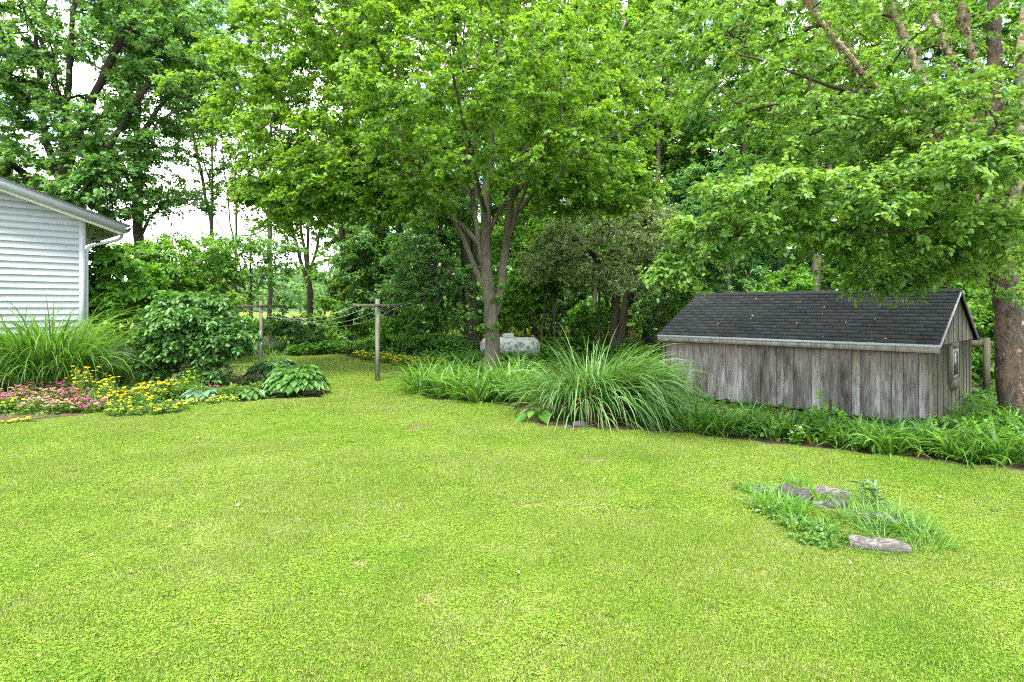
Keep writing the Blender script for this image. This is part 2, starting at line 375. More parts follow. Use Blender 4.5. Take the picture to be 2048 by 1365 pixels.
# ------------------------------------------------------------------ leaf scatter
def leaves(mb, pos, dirv, nrm, size, shape='diamond', wr=.62, val=None, fold=.12, droop=.15):
    """adds one leaf per row; pos base, dirv along the leaf, nrm its face normal"""
    n = len(pos); dirv = dirv / (np.linalg.norm(dirv, axis=1)[:, None] + 1e-9)
    side = np.cross(dirv, nrm); side /= np.linalg.norm(side, axis=1)[:, None] + 1e-9; up = np.cross(side, dirv)
    s = np.broadcast_to(size, (n,))[:, None]
    if val is None: val = rng.random(n)
    def pt(a, l, h): return pos + side * (a * s) + dirv * (l * s) + up * (h * s)
    w = wr / 2; i = np.arange(n)[:, None]
    if shape == 'diamond':
        V = np.stack([pt(0, 0, 0), pt(w, .45, fold), pt(0, 1, -droop), pt(-w, .45, fold)], 1)
        Fc = np.concatenate([i * 4 + [0, 1, 2], i * 4 + [0, 2, 3]]); v = np.concatenate([val, val])
    elif shape == 'oval':
        V = np.stack([pt(0, 0, 0), pt(w * .9, .28, fold), pt(w * .8, .68, fold * .7 - droop * .4), pt(0, 1, -droop), pt(-w * .8, .68, fold * .7 - droop * .4), pt(-w * .9, .28, fold)], 1)
        Fc = np.concatenate([i * 6 + [0, 1, 2, 3], i * 6 + [0, 3, 4, 5]]); v = np.concatenate([val, val])
    elif shape == 'maple':   # three pointed lobes
        V = np.stack([pt(0, 0, 0), pt(w * 1.15, .30, fold), pt(w * .45, .52, 0), pt(0, 1, -droop), pt(-w * .45, .52, 0), pt(-w * 1.15, .30, fold)], 1)
        Fc = np.concatenate([i * 6 + [0, 1, 2, 3], i * 6 + [0, 3, 4, 5]]); v = np.concatenate([val, val])
    mb.add(V.reshape(-1, 3), Fc, v)

def rand_dir(n): 
    d = rng.normal(size=(n, 3)); return d / np.linalg.norm(d, axis=1)[:, None]

def sample_env(env, n):
    """env: list of (centre, radii, weight); points biased outward"""
    w = np.array([e[2] for e in env], float); k = rng.choice(len(env), n, p=w / w.sum())
    C = np.array([e[0] for e in env]); R = np.array([e[1] for e in env])
    return C[k] + rand_dir(n) * (rng.random(n)[:, None] ** .42) * R[k]

def resample(pts, step):
    pts = np.asarray(pts, float); out = [pts[0]]
    for a, c in zip(pts[:-1], pts[1:]):
        k = max(1, int(np.linalg.norm(c - a) / step))
        for i in range(1, k + 1): out.append(a + (c - a) * i / k)
    out = np.array(out)
    for _ in range(2):
        if len(out) > 3: out[1:-1] = (out[:-2] + 2 * out[1:-1] + out[2:]) / 4
    return out

def tree(name, base, limbs, env, label, nleaf, lsize, lmat, bmat, r0, ntarget=300, step=.35, shape='diamond', wr=.62, twig=.45, per=14,
         tilt=.45, droop=.15, zmin=0.0, gap=None, expo=.5, group=None, limb_mat=None, cat='tree', branch_min=.0095, lift=.12, hang=0.0, parts=True, twigs_mesh=False, flare=.38, sides=10, radii=None, limb_mats=None, jit=.22):
    base = np.asarray(base, float)
    root = empty(name, base, 0, label, cat, group)
    nodes = []; par = []; chains = []; isl = []
    def addchain(pts, parent, kind):
        ids = []; p = parent
        for q in pts:
            nodes.append(q); par.append(p); p = len(nodes) - 1; ids.append(p)
        chains.append((parent, ids, kind))
    for i, l in enumerate(limbs):
        q = resample(l, step); 
        if len(q) > 2: q[1:] += (rng.random((len(q) - 1, 3)) - .5) * step * .16
        if i == 0: addchain(q, -1, 0)
        else:
            A = np.array(nodes); j = int(np.argmin(np.linalg.norm(A - q[0], axis=1))); addchain(q[1:] if np.linalg.norm(A[j] - q[0]) < step else q, j, 1)
    T = sample_env(env, ntarget); T = T[T[:, 2] > zmin]
    if gap is not None: T = T[~gap(T)]
    A = np.array(nodes); d = np.array([np.min(np.linalg.norm(A - t, axis=1)) for t in T]); T = T[np.argsort(d)]
    big = np.zeros((len(nodes) + len(T) * 14 + 4000, 3)); big[:len(nodes)] = A; cnt = len(nodes)
    zlow = limbs[0][0][2] + (limbs[0][-1][2] - limbs[0][0][2]) * .12
    for t in T:
        D = t - big[:cnt]; dist = np.linalg.norm(D, axis=1)
        cost = dist * (1 + .55 * np.clip(-D[:, 2] / (dist + .01), 0, 1)) + (big[:cnt, 2] < zlow) * 3.0
        j = int(np.argmin(cost)); L0 = dist[j]
        k = max(2, int(L0 / step)); s = (np.arange(1, k + 1) / k)[:, None]
        mid = big[j] * (1 - s) + t * s; mid[:, 2] += (np.sin(s[:, 0] * math.pi) * L0 * lift)
        mid[:-1] += (rng.random((k - 1, 3)) - .5) * step * jit
        if cnt + k > len(big): break
        addchain(mid, j, 2); big[cnt:cnt + k] = mid; cnt += k
    A = big[:cnt]; par_ = np.array(par); load = np.zeros(cnt)
    for _, ids, kd in chains: load[ids[-1]] += 1
    for i in range(cnt - 1, 0, -1):
        if par_[i] >= 0: load[par_[i]] += load[i]
    rad = r0 * (load / load[0]) ** expo
    z0 = A[0, 2]; hgt = A[:, 2] - z0
    tr = chains[0][1]; rad[tr] *= (1 + flare * np.exp(-hgt[tr] / .25))
    if radii:
        li = 0
        for (p, ids, kd) in chains:
            if kd < 2:
                if li < len(radii) and radii[li]:
                    t = np.linspace(0, 1, len(ids)); rr = radii[li]; prof_ = np.interp(t, np.linspace(0, 1, len(rr)), rr); rad[ids] = prof_ * (1 + (flare * np.exp(-hgt[ids] / .20) if li == 0 else 0))
                li += 1
    for (p, ids, kd) in chains:
        if kd == 2: rad[ids] = np.minimum(rad[ids], rad[p] * .85 + .002)
    off = -base
    mbt, mbb = MB(), MB(); limb_mbs = []
    for ci, (p, ids, kd) in enumerate(chains):
        q = A[ids]; r = rad[ids].copy()
        if p >= 0: q = np.vstack([A[p], q]); r = np.concatenate([[min(rad[p], r[0] * 1.25)], r])
        r = np.maximum(r, .003)
        if kd == 0: mbt.tube(q + off, r, sides + 4, wob=.10)
        elif kd == 1:
            m = MB(); m.tube(q + off, r, sides, wob=.08); limb_mbs.append(m)
        elif r[0] > branch_min: mbb.tube(q + off, r, 5 if r[0] > .03 else (4 if r[0] > .015 else 3), cap=False)
    mbt.build('trunk', bmat, root, True)
    for li, m in enumerate(limb_mbs): m.build('limb', (limb_mats[li] if limb_mats and li < len(limb_mats) else limb_mat) or bmat, root, True)
    if mbb.f: mbb.build('branches', bmat, root, True, kind='stuff')
    # twigs
    bear = np.concatenate([np.array(ids)[int(len(ids) * .30):] for _, ids, kd in chains if kd == 2])
    prv = par_[bear]; cd = A[bear] - A[prv]; cd /= np.linalg.norm(cd, axis=1)[:, None] + 1e-9
    nt_ = max(1, nleaf // per); k = rng.integers(0, len(bear), nt_)
    ax = A[tr]; cxy = ax[:, :2].mean(0)
    o3 = A[bear[k]] - np.array([cxy[0], cxy[1], 0]); o3[:, 2] = 0; o3 /= np.linalg.norm(o3, axis=1)[:, None] + 1e-6
    td = cd[k] * .6 + o3 * .45 + rand_dir(nt_) * .8; td[:, 2] = td[:, 2] * .45 - hang; td /= np.linalg.norm(td, axis=1)[:, None]
    tl = twig * (.55 + .8 * rng.random(nt_))
    tp = A[bear[k]]
    if twigs_mesh:
        tm = MB()
        for i in range(nt_):
            e = tp[i] + td[i] * tl[i]; m_ = (tp[i] + e) / 2; m_[2] += tl[i] * .06
            tm.tube(np.array([tp[i], m_, e]) + off, [.0045, .003, .0015], 3, cap=False)
        tm.build('twigs', bmat, root, True, kind='stuff')
    s = rng.random((nt_, per)) * .95 + .08
    lp_ = tp[:, None] + td[:, None] * (s * tl[:, None])[..., None]
    lp_[..., 2] += (np.sin(s * math.pi) * .06 - s * s * .10) * tl[:, None]
    hs = np.cross(td, [0, 0, 1.]); hs /= np.linalg.norm(hs, axis=1)[:, None] + 1e-6
    sg = np.where(np.arange(per) % 2 == 0, 1., -1.)[None, :, None]
    ld = td[:, None] * .7 + hs[:, None] * sg * .8 + rng.normal(size=(nt_, per, 3)) * .35; ld[..., 2] -= .15 + droop
    nm = np.array([0, 0, 1.]) + rng.normal(size=(nt_, per, 3)) * tilt + np.repeat(rng.normal(size=(nt_, 1, 3)) * .25, per, 1)
    lp_ = lp_ + rng.normal(size=lp_.shape) * lsize * .25
    val = np.clip(rng.random((nt_, per)) * .55 + rng.random((nt_, 1)) * .45, 0, 1)
    lp_ = lp_.reshape(-1, 3); keep = lp_[:, 2] > max(zmin - .5, .1)
    if gap is not None: keep &= ~gap(lp_)
    sz = lsize * (.7 + .6 * rng.random(len(lp_)))
    mbl = MB(); leaves(mbl, (lp_ + off)[keep], ld.reshape(-1, 3)[keep], nm.reshape(-1, 3)[keep], sz[keep], shape, wr, val.ravel()[keep], droop=droop)
    mbl.build('crown', lmat, root)
    return root

def LP(pts): return np.array([P(*p) for p in pts])
def EL(px, py, D, r, w=1.0): return (P(px, py, D), np.array(r, float), w)

# ------------------------------------------------------------------ the big maple
D0 = 17.3
tree('maple_tree', G(982, 750), [
    LP([(982, 750, D0), (983, 700, D0), (985, 650, D0), (981, 610, D0), (975, 570, D0), (970, 520, D0), (972, 450, D0), (968, 400, D0), (982, 300, D0), (990, 200, 17.5), (1000, 100, 17.5), (1010, 0, 17.6), (1015, -200, 17.6)]),
    LP([(990, 640, D0), (1000, 600, D0), (1006, 540, D0), (1015, 470, D0), (1020, 400, 17.1), (1035, 350, 17), (1060, 280, 16.8), (1090, 180, 16.6), (1120, 60, 16.5), (1140, -100, 16.5)]),
    LP([(972, 590, D0), (962, 552, D0), (945, 520, D0), (925, 480, 17.1), (908, 445, 17), (890, 400, 16.8), (862, 360, 16.6), (830, 310, 16.4), (790, 250, 16.2), (740, 180, 16), (690, 100, 16), (650, 30, 16)]),
    LP([(968, 545, D0), (960, 490, 17.4), (950, 430, 17.6), (945, 380, 17.8), (935, 330, 18), (925, 260, 18.3), (915, 180, 18.6), (905, 80, 18.8), (890, -60, 19)]),
    LP([(1016, 450, D0), (1040, 410, 17.1), (1075, 375, 16.9), (1110, 345, 16.7), (1160, 310, 16.5), (1230, 270, 16.3), (1300, 240, 16.2)]),
    LP([(950, 470, 17.2), (925, 445, 17.1), (890, 425, 16.9), (840, 405, 16.7), (780, 375, 16.6), (710, 340, 16.5), (630, 300, 16.4), (550, 260, 16.4)]),
    LP([(1024, 395, 17), (1080, 330, 17.5), (1150, 250, 18), (1210, 150, 18.5), (1250, 40, 18.8)]),
    LP([(970, 430, 17.2), (955, 350, 15.8), (935, 270, 14.5), (915, 190, 13.4), (900, 120, 12.6)]),
    LP([(1010, 500, 17.2), (1045, 390, 15.9), (1085, 300, 14.6), (1120, 240, 13.5)]),
    LP([(972, 480, 17.3), (1000, 420, 18.4), (1040, 360, 19.6), (1080, 290, 20.8)]),
    LP([(890, 400, 16.8), (840, 370, 17.6), (780, 340, 18.6), (700, 300, 19.4), (640, 250, 20)]),
    LP([(905, 440, 17), (850, 380, 15.8), (780, 300, 14.6), (700, 220, 13.6)])],
    [EL(925, 40, 17.2, (5.2, 5.0, 4.6), 3.0), EL(650, 240, 17, (2.8, 3.3, 2.4), 1.0), EL(1190, 240, 16.8, (2.6, 3.2, 2.0), .9), EL(960, 190, 13.0, (3.0, 1.6, 1.9), .8), EL(720, 340, 16.5, (3.4, 3.0, 1.0), .9), EL(610, 400, 16.5, (1.9, 2.2, .9), .5), EL(800, 395, 15.8, (1.9, 1.5, .7), .35), EL(1190, 385, 16, (1.9, 1.8, .6), .35), EL(470, 180, 16.5, (1.5, 2.0, 1.6), .25), EL(1120, 350, 16.5, (2.6, 2.8, .7), .4), EL(760, -150, 16, (4.5, 4, 2.5), .7), EL(640, 60, 16.5, (2.5, 3, 2.6), .7)],
    'broad maple with several stems rising from one trunk beside the propane tank', 145000, .104, L['maple'], bark, .25, 1300, .35, 'diamond', .95, .5, 14, .5, .22, 3.4, expo=.5,
    radii=[(.22, .20, .15, .125, .10, .08, .06, .045, .03), (.12, .11, .10, .085, .07, .05, .03), (.08, .072, .064, .054, .044, .035, .022), (.078, .068, .056, .044, .03), (.07, .05, .03), (.065, .05, .035, .025), (.06, .045, .03), (.06, .045, .03), (.06, .045, .03), (.06, .045, .03), (.05, .04, .025), (.05, .04, .025)])

mt_ = [o for o in COL.objects if o.name == 'maple_tree'][0]; mo = np.array(mt_.location)
m = MB(); m.tube([P(984, 640, 17.3) - mo + [0, -.12, -.25], P(986, 622, 17.3) - mo + [0, -.24, 0], P(990, 600, 17.3) - mo + [0, -.28, 0]], [.15, .12, .06], 9, wob=.2); m.build('broken_stub', bark, mt_, True)
for (x, y, n_, rr) in ((938, 630, 60, .16), (962, 655, 40, .12), (995, 598, 50, .13), (990, 652, 45, .12), (984, 676, 14, .06), (1000, 575, 20, .08)):
    c = P(x, y, 16.95) - mo; m = MB(); dd = rng.normal(size=(n_, 3)) * [rr * .8, .10, rr * .45]; leaves(m, c + dd, rand_dir(n_) * [1, 1, .4], np.array([0, -.3, 1.]) + rng.normal(size=(n_, 3)) * .4, .10 * rng.uniform(.6, 1.2, n_), 'oval', .95)
    m.tube([c, P(982, y + 6, 17.2) - mo], [.004, .012], 4); m.build('sprout', L['lime'], mt_, kind='stuff')

# ------------------------------------------------------------------ the river birch on the right
DB = 9.7
tree('birch_tree', G(2032, 856), [
    LP([(2032, 856, DB), (2026, 780, DB), (2020, 700, DB), (2014, 600, DB), (2008, 520, DB), (2000, 460, DB), (1996, 400, DB), (1996, 300, DB), (1990, 200, DB), (1988, 80, DB), (1984, -60, DB), (1980, -300, DB)]),
    LP([(2000, 455, DB), (1950, 400, 9.5), (1905, 340, 9.3), (1870, 280, 9.1), (1856, 230, 9.0), (1843, 160, 9), (1818, 80, 8.9), (1790, 30, 8.9), (1765, -40, 8.8), (1700, -200, 8.8)]),
    LP([(1895, 325, 9.2), (1850, 262, 9.0), (1805, 222, 8.9), (1760, 195, 8.8), (1725, 150, 8.7), (1690, 105, 8.6), (1650, 55, 8.5), (1600, -20, 8.5), (1540, -120, 8.4)]),
    LP([(1996, 420, DB), (1975, 320, 9.8), (1940, 230, 9.9), (1912, 160, 9.9), (1895, 90, 9.9), (1860, 15, 9.9), (1820, -100, 9.9)]),
    LP([(1996, 380, DB), (1985, 260, 9.3), (1958, 150, 9.2), (1930, 60, 9.1), (1912, -20, 9.0), (1880, -180, 9)]),
    LP([(2005, 480, DB), (2035, 360, 9.4), (2045, 220, 9.3), (2040, 100, 9.2), (2050, 0, 9.2), (2065, -180, 9)]),
    LP([(1856, 235, 9.0), (1830, 186, 8.9), (1760, 186, 8.7), (1690, 180, 8.4), (1620, 163, 8.2), (1550, 125, 8.1), (1480, 110, 8)]),
    LP([(2006, 500, DB), (1940, 420, 8.6), (1860, 380, 8.0), (1760, 370, 7.6), (1650, 380, 7.4), (1540, 420, 7.4), (1440, 480, 7.5), (1360, 530, 7.6)]),
    LP([(2012, 580, DB), (1960, 560, 9.3), (1900, 545, 8.8), (1830, 550, 8.4), (1760, 575, 8.2)]),
    LP([(2000, 430, DB), (1985, 370, 8.6), (1960, 330, 7.6), (1930, 310, 7.0)]),
    LP([(2010, 540, DB), (1980, 480, 8.6), (1900, 450, 7.8), (1800, 460, 7.4), (1700, 480, 7.3)]),
    LP([(1996, 300, DB), (2080, 260, 8.6), (2150, 250, 7.6)])],
    [EL(1760, 60, 9.4, (2.9, 2.6, 1.8), 2.1), EL(1480, 120, 9.2, (1.5, 1.8, 1.2), .8), EL(1640, 280, 8.8, (1.8, 1.5, .8), .9), EL(1600, 395, 7.4, (1.35, .9, .40), .9), EL(1450, 470, 7.4, (.65, .6, .30), .42),
     EL(1365, 535, 7.5, (.25, .35, .2), .12), EL(1900, 270, 8.2, (1.5, 1.2, .8), .9), EL(1950, 330, 6.9, (.75, .6, .26), .40), EL(2010, 430, 7.6, (.8, .8, .45), .35), EL(1850, 470, 8.0, (1.3, 1.0, .42), .7), EL(1790, 560, 8.3, (.75, .6, .17), .26),
     EL(1950, 520, 8.6, (.8, .8, .3), .28), EL(2050, 600, 8.8, (.5, .5, .22), .12), EL(2100, 100, 9.4, (2, 2, 2.5), .9), EL(1690, 470, 7.8, (.8, .7, .28), .3), EL(1350, 30, 9.6, (1.0, 1.4, 1.0), .3)],
    'river birch with peeling tan stems and dark flaky trunk at the right edge', 72000, .072, L['birch'], birch_low, .235, 1400, .22, 'oval', .62, .26, 13, .42, .18, 2.0, expo=.58, lift=.10, hang=.05, flare=.25,
    limb_mats=[birch_bark] * 5 + [bark_dark] * 6, radii=[(.205, .19, .165, .14, .11, .085, .065, .05), (.072, .072, .066, .058, .048, .035, .025), (.048, .045, .04, .03, .02), (.068, .062, .052, .042, .03), (.062, .056, .048, .036, .025), (.075, .068, .06, .048, .035), (.035, .03, .02, .012), (.035, .025, .018, .01), (.03, .02, .01), (.03, .02, .012), (.03, .022, .012), (.04, .03, .02)])

bt = [o for o in COL.objects if o.name.startswith('birch_tree')][0]
fl = MB(); nf_ = 1300
stems = [LP([(2000, 455, DB), (1950, 400, 9.5), (1905, 340, 9.3), (1870, 280, 9.1), (1856, 230, 9.0), (1843, 160, 9), (1818, 80, 8.9), (1790, 30, 8.9), (1765, -40, 8.8)]), LP([(1895, 325, 9.2), (1850, 262, 9.0), (1805, 222, 8.9), (1760, 195, 8.8), (1725, 150, 8.7), (1690, 105, 8.6), (1650, 55, 8.5), (1600, -20, 8.5)]),
         LP([(1996, 420, DB), (1975, 320, 9.8), (1940, 230, 9.9), (1912, 160, 9.9), (1895, 90, 9.9), (1860, 15, 9.9), (1820, -100, 9.9)]), LP([(1996, 380, DB), (1985, 260, 9.3), (1958, 150, 9.2), (1930, 60, 9.1), (1912, -20, 9.0)]), LP([(2026, 820, DB), (2020, 700, DB), (2014, 600, DB), (2008, 520, DB), (2000, 460, DB), (1996, 400, DB), (1996, 300, DB), (1990, 200, DB)])]
for si, (st, rr) in enumerate(zip(stems, (.068, .042, .062, .055, .178))):
    q = resample(st, .06); k = rng.integers(0, len(q) - 1, nf_ // 5); tdir = q[k + 1] - q[k]; tdir /= np.linalg.norm(tdir, axis=1)[:, None]
    o_ = np.cross(tdir, rand_dir(len(k))); o_ /= np.linalg.norm(o_, axis=1)[:, None]; tt = k / len(q); rk = rr * (1.08 - .45 * tt) * (.98 if si < 4 else 1)
    leaves(fl, q[k] + o_ * rk[:, None] - np.array(bt.location), np.cross(tdir, o_) + o_ * .45, o_, rng.uniform(.03, .085, len(k)), 'diamond', 1.1, fold=.05, droop=-.3)
fl.build('peeling_bark', leafmat('bark_curl', (.08, .055, .035), (.22, .15, .10), (.42, .33, .26), .2, .3, .6, tscale=(1, 1, 1)), bt, kind='stuff')

# ------------------------------------------------------------------ trees on the left
tree('maple_tree', P(122, HOR + EYE * F / 24, 24), [
    LP([(122, 710.4, 24), (126, 500, 24), (130, 380, 24), (131, 250, 24), (134, 190, 24), (142, 110, 24), (150, 0, 24), (156, -250, 24)]),
    LP([(130, 390, 24), (100, 310, 24), (80, 230, 23.7), (82, 140, 23.4), (60, 40, 23)]),
    LP([(130, 350, 24), (165, 240, 23.5), (200, 170, 23), (250, 60, 22.6)]),
    LP([(128, 420, 24), (40, 340, 23), (-30, 280, 22.5)]), LP([(128, 450, 24), (200, 350, 23), (230, 270, 22.8), (290, 180, 22.5)]),
    LP([(131, 260, 24), (100, 120, 24.5), (40, 0, 25)])],
    [EL(130, 60, 24, (5.0, 4.5, 6), 2.4), EL(10, 200, 23.5, (3.6, 3.5, 4), 1), EL(240, 300, 23.2, (2.0, 2.5, 2.0), .6), EL(60, 380, 23, (4, 3, 2.0), .8), EL(300, 60, 23, (2.8, 2.5, 3.2), 1.0), EL(210, 400, 23, (2, 2, 1.0), .3)],
    'tall blue green tree with dark trunk rising behind the white house', 70000, .15, L['silver'], bark_dark, .36, 700, .5, 'diamond', .9, .6, 13, .5, .2, 4.5,
    gap=lambda p: ((p[:, 0] / p[:, 1] * F + CX - 162) ** 2 / 34 ** 2 + (HOR - (p[:, 2] - EYE) / p[:, 1] * F - 155) ** 2 / 34 ** 2 < 1))
tree('ash_tree', G(281, 706), [
    LP([(281, 706, 25.2), (279, 600, 25.2), (277, 480, 25.2), (276, 380, 25.2), (274, 290, 25.2), (278, 200, 25), (290, 100, 25), (300, -60, 25)]),
    LP([(277, 470, 25), (300, 430, 25), (340, 395, 24.6), (400, 400, 24.2)]), LP([(276, 400, 25), (250, 350, 25), (225, 300, 25)]),
    LP([(275, 290, 25), (300, 240, 24.6), (330, 200, 24.4), (370, 150, 24.2)])],
    [EL(300, 60, 25, (2.4, 2.4, 3.2), 1.5), EL(330, 260, 24.6, (1.9, 1.8, 1.5), .8), EL(340, 410, 24.5, (1.6, 1.6, .7), .4), EL(220, 310, 25, (1.3, 1.5, 1.2), .4), EL(430, 170, 24, (1.8, 2, 2), .7)],
    'slender pale trunked tree just right of the house eave', 22000, .135, L['silver'], bark, .20, 260, .5, 'diamond', .6, .5, 12, .5, .2, 4.5)

def wild(name, px, D, top, crown, label, nl, ls, lm, r0, bm=bark_mid, nt=170, lean=0, twin=False, gap=None, group=None, zmin=.5, **k):
    """a woodland tree: trunk at px, crown a list of (px, py, rx, rz) ellipses at depth D"""
    g = HOR + EYE * F / D
    tr = [(px + lean * s, g + (top - g) * s, D) for s in (0, .1, .2, .35, .5, .65, .8, 1)]
    tr = [(x + (rng.random() - .5) * 60 / D * (i > 0), y, d) for i, (x, y, d) in enumerate(tr)]
    limbs = [LP(tr)]
    if twin: limbs.append(LP([(px, g - 4, D)] + [(px + twin * s ** .7 + lean * s, g + (top - g) * s, D - .2) for s in (.08, .2, .4, .6, .85)]))
    for (cx, cy, rx, rz) in crown:
        t = rng.uniform(.3, .6); x0 = px + lean * t; y0 = g + (top - g) * t
        if y0 < cy: y0 = min(g - 20, cy + rz * F / D)
        limbs.append(LP([(x0, y0, D), ((x0 + cx) / 2, (y0 + cy) / 2 + 6, D + rng.uniform(-1, 1)), (cx, cy, D + rng.uniform(-1.5, 1.5))]))
    env = [EL(cx, cy, D, (rx, rx * .9, rz), rx * rz) for (cx, cy, rx, rz) in crown]
    return tree(name, P(px, g, D), limbs, env, label, nl, ls, lm, bm, r0, nt, .55 if D > 25 else .4, zmin=zmin, gap=gap, group=group, **k)
W = 'woodland trees behind the lawn'
# left gap: low trees, sky above them
wild('sapling', 500, 23, 450, [(500, 560, 1.7, .8), (470, 490, 1.5, .5), (540, 500, 1.2, .45), (430, 540, 1.2, .5)], 'slim sapling with flat tiers of dark leaves left of the clothes line', 6000, .14, L['silver'], .07, nt=110, twig=.6, tilt=.3)
wild('sapling', 345, 20, 470, [(360, 560, 1.7, .9), (330, 500, 1.1, .6), (410, 520, 1.1, .7)], 'leafy sapling above the big dark shrub', 7000, .13, L['mid'], .07, nt=110)
wild('ash_tree', 622, 30, 400, [(600, 430, 1.7, .8), (650, 420, 1.4, .9), (570, 390, 1.5, .7)], 'leaning ivy clad trunk seen between the clothes posts', 6000, .14, L['mid'], .15, nt=120, lean=-8)
wild('ash_tree', 470, 27, 180, [(440, 250, 1.7, 1.0), (490, 370, 1.5, .8), (400, 380, 1.4, .7), (545, 450, 1.4, .6), (520, 300, 1.4, .8), (560, 540, 1.0, .4)], 'thin leafy tree filling the gap left of the leaning trunk', 8500, .125, L['mid'], .07, nt=230, bm=bark)
wild('ash_tree', 540, 33, -60, [(500, 50, 3.6, 3.0), (560, 180, 2.8, 2.0), (440, 140, 2.8, 2.0), (590, 300, 1.8, 1.2), (600, -40, 3, 2), (420, 20, 2.8, 2.4)], 'tall thin tree standing beyond the rear clothes post', 26000, .16, L['elder'], .13, nt=260, bm=bark)
wild('ash_tree', 425, 30, 60, [(400, 240, 2.2, 1.6), (360, 140, 2.2, 1.8), (450, 330, 1.5, .7), (340, 20, 2.6, 2.2)], 'airy tree filling the sky right of the house eave', 15000, .15, L['elder'], .10, nt=230, bm=bark)
wild('ash_tree', 693, 28, 330, [(700, 430, 2.1, 1.4), (660, 360, 1.5, 1.1), (730, 540, 1.5, 1.0), (700, 600, 1.2, .8)], 'twin trunked tree behind the front clothes post', 9000, .16, L['elder'], .20, bm=bark, twin=-18)
wild('box_elder_tree', 775, 26, 300, [(760, 480, 1.7, 1.2), (800, 400, 2.0, 1.3), (720, 520, 1.3, 1.0), (810, 560, 1.6, 1.0), (760, 620, 1.3, .7), (830, 330, 2, 1.2)], 'dark leaning trunk under pale leaves right of the front clothes post', 19000, .13, L['elder'], .13, bm=bark_dark, lean=40, nt=260)
wild('box_elder_tree', 868, 24, 260, [(850, 500, 1.5, 1.2), (880, 420, 1.5, 1.0), (840, 580, 1.3, .9), (900, 560, 1.0, .9), (870, 640, 1.2, .6)], 'pale leaved tree hanging over the bed left of the big maple', 15000, .12, L['elder'], .15, lean=10, nt=240)
wild('oak_tree', 943, 25, 250, [(930, 330, 2.4, 1.6), (900, 440, 1.6, .9), (1000, 420, 1.8, 1.0), (960, 200, 3, 2.5)], 'thick old forked trunk directly behind the big maple', 9000, .18, L['dark'], .30, bm=bark_mid, twin=30, lean=-22)
